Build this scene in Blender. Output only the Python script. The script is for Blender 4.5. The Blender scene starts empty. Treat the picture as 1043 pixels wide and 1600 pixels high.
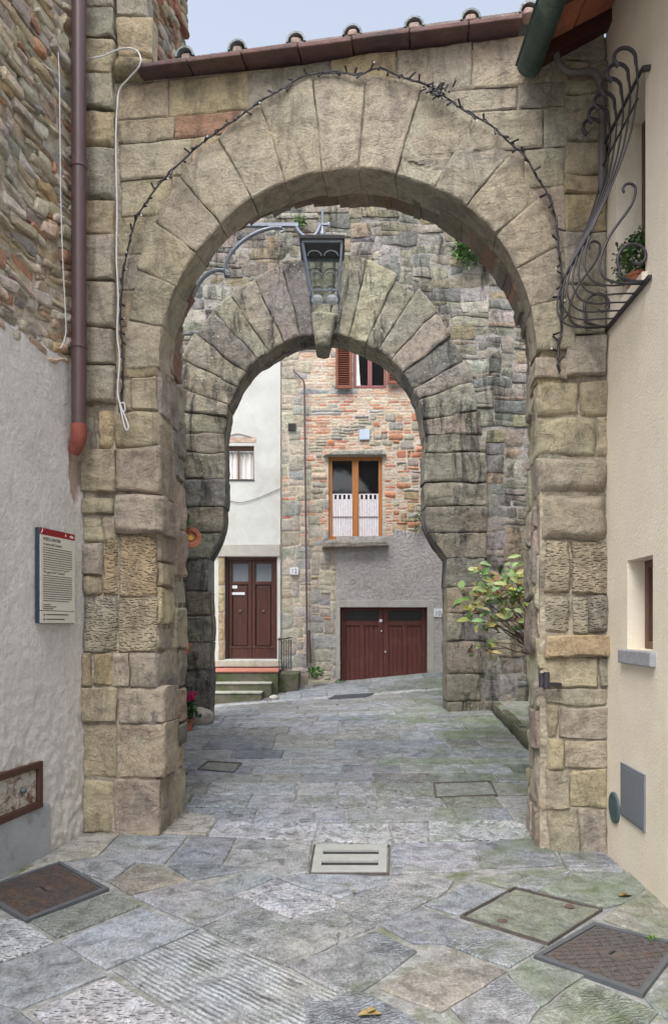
import bpy, math, random
import numpy as np
from mathutils import Vector, Matrix
scene = bpy.context.scene
COL = scene.collection
F = 1150.0; CX = 521.5; HY = 975.0; EYE = 1.6
R = random.Random(7)

# ------------------------------------------------------------------ noise
def _h(ix, iy, iz, s):
    n = (ix.astype(np.int64)*73856093) ^ (iy.astype(np.int64)*19349663) ^ (iz.astype(np.int64)*83492791) ^ (s*2654435)
    n = (n ^ (n >> 13)) * 1274126177 & 0x7fffffff
    n = (n ^ (n >> 16)) * 668265263 & 0x7fffffff
    return (n & 0xffff)/32767.5 - 1.0
def vnoise(p, s=0):
    p = np.asarray(p, float); i = np.floor(p); f = p - i; i = i.astype(np.int64)
    f = f*f*(3-2*f); x, y, z = i[:, 0], i[:, 1], i[:, 2]; fx, fy, fz = f[:, 0], f[:, 1], f[:, 2]
    def L(a, b, t): return a + (b-a)*t
    return L(L(L(_h(x, y, z, s), _h(x+1, y, z, s), fx), L(_h(x, y+1, z, s), _h(x+1, y+1, z, s), fx), fy),
             L(L(_h(x, y, z+1, s), _h(x+1, y, z+1, s), fx), L(_h(x, y+1, z+1, s), _h(x+1, y+1, z+1, s), fx), fy), fz)
def fbm(p, s=0, o=3):
    p = np.asarray(p, float); r = 0; a = 1; t = 0
    for k in range(o):
        r = r + a*vnoise(p, s+k*17); t += a; a *= .5; p = p*2.03+3.1
    return r/t
def n1(x, y=0, z=0, s=0): return float(vnoise(np.array([[x, y, z]]), s)[0])

# ------------------------------------------------------------------ mesh accumulator
class Acc:
    def __init__(s): s.v = []; s.f = []; s.c = []; s.t = []; s.n = 0
    def add(s, v, f, col=(1, 1, 1), tool=0.0):
        v = np.asarray(v, float).reshape(-1, 3)
        s.v.append(v); b = s.n
        s.f.extend([tuple(i+b for i in q) for q in f])
        c = np.asarray(col, float)
        if c.ndim == 1: c = np.tile(c, (len(v), 1))
        s.c.append(c); s.t.append(np.full(len(v), tool)); s.n += len(v)
    def box(s, c, d, col=(1, 1, 1), ax=None):
        c = np.array(c, float); d = np.array(d, float)/2
        A = np.eye(3) if ax is None else np.array(ax, float)
        v = [c + A[0]*d[0]*i + A[1]*d[1]*j + A[2]*d[2]*k for k in (-1, 1) for j in (-1, 1) for i in (-1, 1)]
        s.add(v, [(0, 2, 3, 1), (4, 5, 7, 6), (0, 1, 5, 4), (2, 6, 7, 3), (0, 4, 6, 2), (1, 3, 7, 5)], col)
    def bar(s, a, b, w, h=None, col=(1, 1, 1), up=(0, 0, 1)):
        a = Vector(a); b = Vector(b); d = (b-a); l = d.length; d.normalize(); u = Vector(up)
        if abs(d.dot(u)) > .99: u = Vector((0, 1, 0))
        sd = d.cross(u).normalized(); u = sd.cross(d)
        s.box((a+b)/2, (l, w, h or w), col, (d, sd, u))
    def tube(s, pts, r, n=10, col=(1, 1, 1), flat=None, caps=True):
        P = [Vector(p) for p in pts]; m = len(P); rr = r if hasattr(r, '__len__') else [r]*m
        vs = []; prev = None
        for i in range(m):
            t = (P[min(i+1, m-1)]-P[max(i-1, 0)]).normalized()
            if prev is None:
                a = Vector((0, 0, 1)) if abs(t.z) < .9 else Vector((1, 0, 0))
                prev = (a - t*a.dot(t)).normalized()
            else:
                q = prev - t*prev.dot(t)
                prev = q.normalized() if q.length > 1e-6 else prev
            b = t.cross(prev)
            for k in range(n):
                an = 2*math.pi*k/n
                vs.append(P[i] + prev*math.cos(an)*rr[i] + b*math.sin(an)*rr[i]*(flat or 1))
        f = [(i*n+k, i*n+(k+1) % n, (i+1)*n+(k+1) % n, (i+1)*n+k) for i in range(m-1) for k in range(n)]
        if caps: f.append(tuple(range(n-1, -1, -1))); f.append(tuple((m-1)*n+k for k in range(n)))
        s.add([tuple(q) for q in vs], f, col)
    def lathe(s, o, prof, n=20, col=(1, 1, 1), ax=None):
        o = np.array(o, float); A = np.eye(3) if ax is None else np.array(ax, float)
        v = []; m = len(prof)
        for r, z in prof:
            for k in range(n):
                a = 2*math.pi*k/n; v.append(o + A[0]*r*math.cos(a) + A[1]*r*math.sin(a) + A[2]*z)
        f = [(i*n+k, i*n+(k+1) % n, (i+1)*n+(k+1) % n, (i+1)*n+k) for i in range(m-1) for k in range(n)]
        s.add(v, f, col)
    def grid(s, P, nx, ny, col=(1, 1, 1), mask=None, tool=0.):
        f = [(j*nx+i, j*nx+i+1, (j+1)*nx+i+1, (j+1)*nx+i) for j in range(ny-1) for i in range(nx-1) if mask is None or mask[j][i]]
        s.add(P, f, col, tool)
    def prism(s, poly, nrm, th, col=(1, 1, 1)):
        p = [np.array(q, float) for q in poly]; nv = np.array(nrm, float)*th; n = len(p)
        s.add(p+[q+nv for q in p], [tuple(range(n-1, -1, -1)), tuple(range(n, 2*n))]+[(i, (i+1) % n, n+(i+1) % n, n+i) for i in range(n)], col)

OFF = {}
def build(acc, name, mat, parent=None, smooth=False, bevel=0, loc=None):
    me = bpy.data.meshes.new(name)
    v = np.concatenate(acc.v); off = OFF[parent.name] if parent else (np.array(loc, float) if loc is not None else np.zeros(3))
    me.from_pydata((v-off).tolist(), [], acc.f)
    a = me.color_attributes.new('Col', 'FLOAT_COLOR', 'POINT')
    c = np.concatenate(acc.c); c4 = np.ones((len(c), 4)); c4[:, :3] = c; a.data.foreach_set('color', c4.ravel())
    b = me.attributes.new('tool', 'FLOAT', 'POINT'); b.data.foreach_set('value', np.concatenate(acc.t))
    me.materials.append(mat); me.polygons.foreach_set('use_smooth', [smooth]*len(me.polygons)); me.update()
    if smooth: me.set_sharp_from_angle(angle=math.radians(42))
    o = bpy.data.objects.new(name, me); COL.objects.link(o)
    if parent: o.parent = parent
    else: o.location = off
    OFF[o.name] = off
    if bevel:
        m = o.modifiers.new('bevel', 'BEVEL'); m.width = bevel; m.segments = 2; m.limit_method = 'ANGLE'
    return o
def tag(o, label, cat, group=None, kind=None):
    if label: o['label'] = label
    if cat: o['category'] = cat
    if group: o['group'] = group
    if kind: o['kind'] = kind
    return o
def thing(name, label, cat, loc=(0, 0, 0), group=None):
    o = bpy.data.objects.new(name, None); COL.objects.link(o); o.location = loc; o.empty_display_size = .1
    OFF[o.name] = np.array(loc, float); return tag(o, label, cat, group)

# ------------------------------------------------------------------ materials
def newmat(name, rough=.85):
    m = bpy.data.materials.new(name); m.use_nodes = True; nt = m.node_tree
    b = nt.nodes['Principled BSDF']; b.inputs['Roughness'].default_value = rough; return m, nt, b
def N(nt, t, **kw):
    n = nt.nodes.new(t)
    for k, v in kw.items():
        if k in n.inputs: n.inputs[k].default_value = v
        else: setattr(n, k, v)
    return n
def coords(nt, scale=(1, 1, 1), rot=(0, 0, 0)):
    tc = N(nt, 'ShaderNodeTexCoord'); mp = N(nt, 'ShaderNodeMapping')
    mp.inputs['Scale'].default_value = scale; mp.inputs['Rotation'].default_value = rot
    nt.links.new(tc.outputs['Object'], mp.inputs['Vector']); return mp.outputs['Vector']
def noise(nt, vec, scale, detail=6, rough=.6, dist=0):
    n = N(nt, 'ShaderNodeTexNoise', Scale=scale, Detail=detail, Roughness=rough, Distortion=dist)
    nt.links.new(vec, n.inputs['Vector']); return n.outputs['Fac']
def ramp(nt, fac, stops):
    r = N(nt, 'ShaderNodeValToRGB'); e = r.color_ramp.elements
    while len(e) < len(stops): e.new(.5)
    for i, (p, c) in enumerate(stops):
        e[i].position = p; e[i].color = (c, c, c, 1) if not hasattr(c, '__len__') else (*c, 1)
    nt.links.new(fac, r.inputs['Fac']); return r.outputs['Color']
def mix(nt, a, b, fac, mode='MIX'):
    m = N(nt, 'ShaderNodeMix', data_type='RGBA', blend_type=mode)
    for s, i in ((fac, 0), (a, 6), (b, 7)):
        if hasattr(s, 'links') or hasattr(s, 'is_output'): nt.links.new(s, m.inputs[i])
        else: m.inputs[i].default_value = s if i == 0 else (*s, 1)
    return m.outputs[2]
def math_(nt, op, a, b=0.):
    m = N(nt, 'ShaderNodeMath', operation=op)
    for i, s in enumerate((a, b)):
        if hasattr(s, 'is_output'): nt.links.new(s, m.inputs[i])
        else: m.inputs[i].default_value = s
    return m.outputs[0]
def bump(nt, b, h, dist=.01, strength=1):
    n = N(nt, 'ShaderNodeBump', Distance=dist, Strength=strength); nt.links.new(h, n.inputs['Height'])
    nt.links.new(n.outputs['Normal'], b.inputs['Normal'])

def mat_stone(name, grain=1., lich=0., stain=0., moss=0., bmp=.012, var=.35, lsc=34., ssc=2.2, warm=(1.10, 1.0, .84), cool=(.94, .97, .98)):
    m, nt, b = newmat(name, .92)
    v = coords(nt); col = N(nt, 'ShaderNodeAttribute', attribute_name='Col').outputs['Color']
    big = noise(nt, v, 2.2, 5, .6, .5); mid = noise(nt, v, 11, 8, .65); fine = noise(nt, v, 75*grain, 5, .7)
    col = mix(nt, col, mix(nt, cool, warm, ramp(nt, big, [(.35, 0), (.65, 1)])), .55, 'MULTIPLY')
    col = mix(nt, col, ramp(nt, mid, [(.25, 1-var*1.3), (.5, 1), (.75, 1+var*.5)]), 1., 'MULTIPLY')
    col = mix(nt, col, ramp(nt, fine, [(.3, 1-var*.9), (.5, 1.), (.72, 1+var*.35)]), 1., 'MULTIPLY')
    if stain:
        vs = coords(nt, (2.2, 2.2, .55)); st = noise(nt, vs, ssc, 7, .74, .6)
        col = mix(nt, col, (.035, .034, .032), math_(nt, 'MULTIPLY', ramp(nt, st, [(.50, 0), (.62, 1)]), stain))
    if moss:
        ms = noise(nt, v, 1.7, 6, .7)
        col = mix(nt, col, (.06, .085, .02), math_(nt, 'MULTIPLY', ramp(nt, ms, [(.52, 0), (.68, 1)]), moss))
    if lich:
        vo = N(nt, 'ShaderNodeTexVoronoi', Scale=lsc); nt.links.new(v, vo.inputs['Vector'])
        sp = ramp(nt, math_(nt, 'ADD', vo.outputs['Distance'], math_(nt, 'MULTIPLY', fine, .3)), [(.30, 1), (.42, 0)])
        ar = ramp(nt, noise(nt, v, 3.4, 7, .78), [(.52, 0), (.585, 1)])
        col = mix(nt, col, (.72, .73, .69), math_(nt, 'MULTIPLY', math_(nt, 'MULTIPLY', sp, ar), lich))
    tl = N(nt, 'ShaderNodeAttribute', attribute_name='tool').outputs['Fac']
    pv = N(nt, 'ShaderNodeTexVoronoi', Scale=1.); nt.links.new(coords(nt, (26, 26, 60), (0, .6, 0)), pv.inputs['Vector'])
    pk = math_(nt, 'MULTIPLY', ramp(nt, pv.outputs['Distance'], [(.15, 0), (.5, 1)]), tl)
    nt.links.new(col, b.inputs['Base Color'])
    mid2 = noise(nt, v, 17, 10, .78, .3)
    lg = noise(nt, coords(nt, (1, 1, 1.7)), 3.1, 6, .62, .9)
    ledge = ramp(nt, lg, [(.38, 0), (.392, .3), (.47, .36), (.478, .62), (.56, .66), (.57, 1)])
    vd = N(nt, 'ShaderNodeVectorMath', operation='ADD'); nz = N(nt, 'ShaderNodeTexNoise', Scale=5., Detail=4.)
    nt.links.new(v, nz.inputs['Vector']); sc_ = N(nt, 'ShaderNodeVectorMath', operation='SCALE'); sc_.inputs['Scale'].default_value = .35
    nt.links.new(nz.outputs['Color'], sc_.inputs[0]); nt.links.new(v, vd.inputs[0]); nt.links.new(sc_.outputs[0], vd.inputs[1])
    vo2 = N(nt, 'ShaderNodeTexVoronoi', Scale=3.4, feature='DISTANCE_TO_EDGE'); nt.links.new(vd.outputs[0], vo2.inputs['Vector'])
    ck = ramp(nt, math_(nt, 'ADD', vo2.outputs['Distance'], ramp(nt, big, [(.56, .1), (.62, 0)])), [(.0, 0), (.010, 1)])
    h = math_(nt, 'ADD', math_(nt, 'MULTIPLY', mid2, .75), math_(nt, 'MULTIPLY', fine, .22))
    h = math_(nt, 'ADD', h, math_(nt, 'MULTIPLY', ledge, .60)); h = math_(nt, 'ADD', h, math_(nt, 'MULTIPLY', ck, .18))
    h = math_(nt, 'ADD', h, math_(nt, 'MULTIPLY', pk, .8))
    bump(nt, b, h, bmp*2.4); return m

def mat_plain(name, c, rough=.8, var=.15, sc=8, bm=.004, bs=40, metal=0, c2=None, t2=(.5, .62), attr=False, s2=3.):
    m, nt, b = newmat(name, rough); v = coords(nt)
    base = N(nt, 'ShaderNodeAttribute', attribute_name='Col').outputs['Color'] if attr else c
    f = noise(nt, v, sc, 7, .65)
    k = ramp(nt, f, [(.25, 1-var), (.75, 1+var)])
    col = mix(nt, base, k, 1., 'MULTIPLY')
    if c2: col = mix(nt, col, c2, ramp(nt, noise(nt, v, s2, 8, .7, .3), [(t2[0], 0), (t2[1], 1)]))
    nt.links.new(col, b.inputs['Base Color']); b.inputs['Metallic'].default_value = metal
    if bm: bump(nt, b, noise(nt, v, bs, 6, .65), bm)
    return m
def mat_wood(name, c, c2, axis=2, sc=14, rough=.5, fade=None):
    m, nt, b = newmat(name, rough); s = [sc*1.5, sc*1.5, sc*1.5]; s[axis] = sc*.12
    f = noise(nt, coords(nt, s), 1., 6, .65, .4)
    col = mix(nt, c, c2, ramp(nt, f, [(.3, 0), (.7, 1)]))
    if fade: col = mix(nt, col, fade, ramp(nt, noise(nt, coords(nt), 3.3, 7, .7, .5), [(.5, 0), (.7, .8)]))
    nt.links.new(col, b.inputs['Base Color']); bump(nt, b, f, .004); return m
def mat_paving():
    m, nt, b = newmat('paving_stone', .62); v = coords(nt)
    col = N(nt, 'ShaderNodeAttribute', attribute_name='Col').outputs['Color']
    tool = N(nt, 'ShaderNodeAttribute', attribute_name='tool').outputs['Fac']
    big = noise(nt, v, 1.6, 6, .65, .4); mid = noise(nt, v, 9, 9, .7, .6); fine = noise(nt, v, 60, 6, .75)
    col = mix(nt, col, ramp(nt, mid, [(.33, .42), (.5, .95), (.67, 1.34)]), 1., 'MULTIPLY')
    col = mix(nt, col, ramp(nt, fine, [(.3, .68), (.5, 1.), (.7, 1.25)]), 1., 'MULTIPLY')
    col = mix(nt, col, ramp(nt, noise(nt, coords(nt, (3, 1, 1), (0, 0, .7)), 26, 6, .8), [(.38, .62), (.55, 1.08)]), 1., 'MULTIPLY')
    col = mix(nt, col, mix(nt, (1.07, 1.02, .95), (.94, .99, 1.05), ramp(nt, big, [(.35, 0), (.65, 1)])), .8, 'MULTIPLY')
    # chisel patterns
    vr = coords(nt, (1, 1, 1), (0, 0, math.radians(-48)))
    w = N(nt, 'ShaderNodeTexWave', Scale=10.5, Distortion=2.6, Detail=5.); w.inputs['Detail Scale'].default_value = 1.2
    nt.links.new(vr, w.inputs['Vector'])
    vo = N(nt, 'ShaderNodeTexVoronoi', Scale=1.); nt.links.new(coords(nt, (28, 55, 40), (0, 0, .3)), vo.inputs['Vector'])
    pk = ramp(nt, vo.outputs['Distance'], [(.12, 0), (.42, 1)])
    w2 = N(nt, 'ShaderNodeTexWave', Scale=13., Distortion=14., Detail=5.); w2.inputs['Detail Scale'].default_value = 1.4
    nt.links.new(coords(nt, (1, 1, 1), (0, 0, math.radians(60))), w2.inputs['Vector'])
    g1 = math_(nt, 'COMPARE', tool, 1.); nt.nodes[-1].inputs[2].default_value = .3
    g2 = math_(nt, 'COMPARE', tool, 2.); nt.nodes[-1].inputs[2].default_value = .3
    g3 = math_(nt, 'COMPARE', tool, 3.); nt.nodes[-1].inputs[2].default_value = .3
    h = math_(nt, 'ADD', math_(nt, 'MULTIPLY', mid, 1.2), math_(nt, 'MULTIPLY', fine, .35))
    h = math_(nt, 'ADD', h, math_(nt, 'MULTIPLY', math_(nt, 'MULTIPLY', math_(nt, 'MULTIPLY', w.outputs['Fac'], ramp(nt, noise(nt, v, 5.5, 4), [(.38, .1), (.60, 1)])), g1), .5))
    h = math_(nt, 'ADD', h, math_(nt, 'MULTIPLY', math_(nt, 'MULTIPLY', pk, g2), 1.1))
    h = math_(nt, 'ADD', h, math_(nt, 'MULTIPLY', math_(nt, 'MULTIPLY', math_(nt, 'MULTIPLY', w2.outputs['Fac'], ramp(nt, big, [(.38, .0), (.60, 1)])), g3), .6))
    # moss in the damp places to the right and along the walls
    sx = N(nt, 'ShaderNodeSeparateXYZ'); nt.links.new(v, sx.inputs[0])
    zr = N(nt, 'ShaderNodeMapRange'); nt.links.new(sx.outputs['X'], zr.inputs[0]); zr.inputs[1].default_value = -.2; zr.inputs[2].default_value = 1.7
    ms = ramp(nt, math_(nt, 'ADD', noise(nt, v, 2.4, 8, .72), math_(nt, 'MULTIPLY', zr.outputs[0], .13)), [(.56, 0), (.74, .62)])
    col = mix(nt, col, (.105, .15, .05), ms)
    nt.links.new(col, b.inputs['Base Color']); bump(nt, b, h, .022)
    rg = ramp(nt, mid, [(.3, .5), (.7, .8)]); nt.links.new(rg, b.inputs['Roughness']); return m

M = {}
M['sand'] = mat_stone('sandstone', 1, .0, .36, 0, .017, .36, warm=(1.09, 1.0, .84), cool=(.985, .98, .955))
M['dark'] = mat_stone('weathered_sandstone', 1, .55, 1., .3, .018, .48, lsc=24., ssc=1.5)
M['rubble'] = mat_stone('field_stone', 1, .1, .2, 0, .014, .35)
M['old'] = mat_stone('old_wall_stone', 1, .4, .85, .2, .018, .48, lsc=27., ssc=1.7)
M['brick'] = mat_stone('brick_masonry', 1.3, 0, .12, 0, .01, .3, warm=(1.06, 1, .93), cool=(.97, 1, 1.03))
M['mortar'] = mat_plain('lime_mortar', (.40, .35, .275), .95, .45, 16, .035, 24, c2=(.17, .15, .12), t2=(.5, .65))
M['mortar_dark'] = mat_plain('old_mortar', (.24, .23, .21), .95, .45, 16, .035, 22, c2=(.36, .35, .33), t2=(.5, .65))
M['mortar_pale'] = mat_plain('pale_mortar', (.56, .50, .42), .95, .35, 14, .03, 26, c2=(.42, .36, .29), t2=(.45, .6))
M['grout'] = mat_plain('paving_mortar', (.27, .275, .275), .9, .5, 14, .03, 24, c2=(.11, .13, .06), t2=(.50, .66), s2=3.)
M['paving'] = mat_paving()
M['stucco'] = mat_plain('grey_stucco', (.60, .585, .57), .95, .12, 3, .012, 34, c2=(.50, .475, .45), t2=(.45, .7))
M['cream'] = mat_plain('cream_render', (.77, .70, .585), .92, .06, 4, .006, 55, c2=(.70, .62, .50), t2=(.48, .78), s2=1.7)
M['white'] = mat_plain('white_plaster', (.50, .51, .49), .95, .12, 2.2, .006, 30, c2=(.38, .385, .345), t2=(.48, .74), s2=1.3)
M['rough'] = mat_plain('rough_render', (.36, .345, .34), .95, .25, 18, .035, 16, c2=(.28, .25, .23), t2=(.5, .7))
M['trim'] = mat_plain('cement_trim', (.36, .35, .32), .9, .15, 6, .004, 50, c2=(.26, .25, .21), t2=(.5, .7))
M['plinth'] = mat_plain('smooth_cement', (.33, .35, .38), .8, .15, 4, .004, 40, c2=(.17, .18, .19), t2=(.56, .7))
M['iron'] = mat_plain('wrought_iron', (.045, .042, .05), .5, .25, 20, .002, 80, metal=.3)
M['ironpale'] = mat_plain('grey_painted_iron', (.27, .30, .36), .5, .2, 12, .002, 60, metal=.4)
M['greypipe'] = mat_plain('dark_grey_pipe', (.11, .10, .10), .6, .2, 6, .002, 30)
M['black'] = mat_plain('black_plastic', (.012, .012, .014), .5, .1, 8, 0)
M['brownpipe'] = mat_plain('brown_painted_pipe', (.085, .05, .055), .42, .12, 5, .001, 30)
M['terra'] = mat_plain('terracotta', (.42, .15, .08), .8, .25, 9, .004, 40, c2=(.22, .11, .08), t2=(.5, .7))
M['eave'] = mat_plain('eave_brick', (.15, .085, .08), .85, .35, 6, .01, 25, c2=(.07, .055, .055), t2=(.48, .66))
M['tile'] = mat_stone('roof_tile', 1, .5, .3, .1, .01, .35, warm=(1, 1, 1), cool=(.8, .95, 1.15))
M['copper'] = mat_plain('patinated_gutter', (.05, .08, .075), .5, .3, 8, .002, 30, c2=(.14, .20, .17), t2=(.58, .72), metal=.3)
M['darkwood'] = mat_wood('dark_roof_timber', (.07, .018, .014), (.03, .012, .01), 1)
M['doorwood'] = mat_wood('varnished_door_wood', (.025, .009, .008), (.085, .022, .012), 2, 16, .4)
M['garage'] = mat_wood('maroon_garage_wood', (.055, .012, .011), (.12, .028, .022), 2, 18, .6, fade=(.13, .042, .034))
M['orange'] = mat_wood('honey_window_wood', (.30, .11, .03), (.45, .19, .06), 2, 14, .45)
M['shutter'] = mat_wood('brown_shutter_wood', (.22, .065, .03), (.13, .035, .02), 0, 14, .6)
M['mauve'] = mat_wood('mauve_window_frame', (.20, .06, .065), (.26, .09, .09), 2, 10, .5)
M['brownwood'] = mat_wood('brown_frame_wood', (.16, .085, .055), (.09, .05, .035), 2, 14, .6)
M['cloth'] = mat_plain('white_curtain', (.72, .70, .68), .9, .12, 12, .006, 18)
M['lace'] = mat_plain('lace_curtain', (.62, .60, .64), .9, .15, 22, .006, 30)
M['sign_white'] = mat_plain('sign_panel', (.62, .60, .55), .35, .03, 3, 0)
M['sign_red'] = mat_plain('sign_red', (.25, .012, .022), .35, .05, 3, 0)
M['sign_blue'] = mat_plain('sign_blue_edge', (.02, .035, .06), .4, .1, 5, 0)
M['ink'] = mat_plain('sign_ink', (.10, .095, .09), .6, .05, 5, 0)
M['inkwhite'] = mat_plain('white_marking', (.8, .78, .76), .6, .03, 5, 0)
M['rustmetal'] = mat_plain('rusty_iron', (.11, .075, .06), .75, .5, 26, .012, 60, c2=(.065, .06, .066), t2=(.42, .58), s2=9., metal=.1)
M['rustdark'] = mat_plain('rusty_dark_iron', (.10, .09, .088), .65, .45, 22, .008, 60, c2=(.12, .09, .075), t2=(.5, .66), s2=9., metal=.2)
M['steelgrey'] = mat_plain('grey_iron_frame', (.10, .11, .125), .6, .2, 12, .003, 50, metal=.3)
M['boxpaint'] = mat_plain('peeling_white_paint', (.48, .47, .43), .8, .2, 14, .006, 30, c2=(.13, .065, .04), t2=(.44, .60), s2=14)
M['elbow'] = mat_plain('aged_terracotta', (.24, .065, .045), .8, .3, 12, .004, 40, c2=(.15, .05, .04), t2=(.5, .7))
M['boxframe'] = mat_plain('red_brown_iron', (.065, .026, .02), .6, .3, 12, .004, 40)
M['drain'] = mat_plain('pale_drain_stone', (.31, .32, .31), .7, .12, 10, .003, 60)
M['hatch'] = mat_plain('grey_hatch_paint', (.15, .17, .20), .55, .12, 4, .002, 30)
M['vent'] = mat_plain('green_vent_metal', (.07, .12, .13), .6, .3, 20, .002, 50)
M['sill'] = mat_plain('grey_sill_stone', (.30, .31, .34), .85, .2, 16, .006, 50)
M['leaf'] = mat_plain('green_leaf', (.1, .2, .04), .5, .25, 20, 0, attr=True)
M['stem'] = mat_plain('woody_stem', (.10, .055, .04), .8, .3, 20, .002, 60)
M['petal'] = mat_plain('petal', (.6, .01, .15), .6, .15, 20, 0, attr=True)
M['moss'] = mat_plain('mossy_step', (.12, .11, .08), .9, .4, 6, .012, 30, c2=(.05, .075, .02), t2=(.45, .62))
M['stepnose'] = mat_plain('worn_step_stone', (.34, .34, .29), .9, .2, 8, .006, 30, c2=(.14, .16, .07), t2=(.52, .68))
M['mossslab'] = mat_plain('mossy_slab', (.25, .26, .235), .9, .35, 9, .02, 14, c2=(.11, .15, .055), t2=(.45, .66))
M['redtile'] = mat_plain('red_floor_tile', (.40, .15, .11), .7, .15, 8, .003, 40)
M['cable'] = mat_plain('white_cable', (.55, .55, .56), .5, .05, 4, 0)
M['plaque'] = mat_plain('plaque', (.62, .64, .68), .5, .05, 5, 0)
M['blueplaque'] = mat_plain('pale_blue_plaque', (.42, .50, .62), .5, .05, 5, 0)
M['soil'] = mat_plain('potting_soil', (.04, .03, .02), .95, .3, 20, .01, 50)
M['dryleaf'] = mat_plain('dry_leaf', (.26, .20, .08), .8, .4, 20, .004, 60)
def mat_glass(name, c, rough=.06):
    m, nt, b = newmat(name, rough); b.inputs['Base Color'].default_value = (*c, 1); b.inputs['Specular IOR Level'].default_value = .7
    bump(nt, b, noise(nt, coords(nt), 1.3, 2), .004); return m
M['glass'] = mat_glass('dark_window_glass', (.006, .007, .008))
def mat_clear():
    m, nt, b = newmat('lantern_glass', .15)
    tr = N(nt, 'ShaderNodeBsdfTransparent'); tr.inputs[0].default_value = (.86, .9, .9, 1)
    gl = N(nt, 'ShaderNodeBsdfGlossy', Roughness=.1); gl.inputs[0].default_value = (.8, .85, .9, 1)
    mx = N(nt, 'ShaderNodeMixShader'); mx.inputs[0].default_value = .12
    nt.links.new(tr.outputs[0], mx.inputs[1]); nt.links.new(gl.outputs[0], mx.inputs[2])
    nt.links.new(mx.outputs[0], nt.nodes['Material Output'].inputs['Surface']); return m
M['clear'] = mat_clear()
M['bulb'] = mat_plain('opal_bulb_and_reflection', (.75, .8, .85), .3, .03, 3, 0)  # fairy light bulbs, and the modelled pale reflections under the lantern

# ------------------------------------------------------------------ frames
class Frame:
    def __init__(s, O, U, V, Nn):
        s.O = np.array(O, float); s.U = np.array(U, float); s.V = np.array(V, float); s.N = np.array(Nn, float)
        for k in 'UVN':
            a = getattr(s, k); setattr(s, k, a/np.linalg.norm(a))
    def p(s, u, v, n=0.):
        u = np.atleast_1d(np.asarray(u, float)); v = np.atleast_1d(np.asarray(v, float)); n = np.atleast_1d(np.asarray(n, float))
        r = s.O + u[:, None]*s.U + v[:, None]*s.V + n[:, None]*s.N
        return r[0] if len(r) == 1 else r
    def ax(s): return (s.U, s.V, s.N)
    def box(s, acc, u0, u1, v0, v1, n0, n1_, col=(1, 1, 1)):
        acc.box(s.p((u0+u1)/2, (v0+v1)/2, (n0+n1_)/2), (abs(u1-u0), abs(v1-v0), abs(n1_-n0)), col, s.ax())
    def at(s, px, py):           # pixel -> (u, v) on this frame's plane
        d = np.array([(px-CX)/F, 1., (HY-py)/F]); e = np.array([0, 0, EYE])
        t = np.dot(s.O-e, s.N)/np.dot(d, s.N); q = e+d*t-s.O
        return float(np.dot(q, s.U)), float(np.dot(q, s.V))
    def q(s, pts): return [s.at(*p) for p in pts]
WA = Frame((-1.937, 5.66, 0), (3.854, -.48, 0), (0, 0, 1), (-.48, -3.854, 0))      # front gate face
WI = Frame((0, 10.5, 0), (1, 0, 0), (0, 0, 1), (0, -1, 0))                          # second gate face
WF = Frame((0, 15, 0), (1, 0, 0), (0, 0, 1), (0, -1, 0))                            # far houses
WL = Frame((-1.937, 5.66, 0), (-.2, -1, 0), (0, 0, 1), (1, -.2, 0))                 # left wall, u runs to the camera
WR = Frame((1.917, 5.18, 0), (-.04, -1, 0), (0, 0, 1), (-1, .04, 0))                # right wall, u runs to the camera

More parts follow.
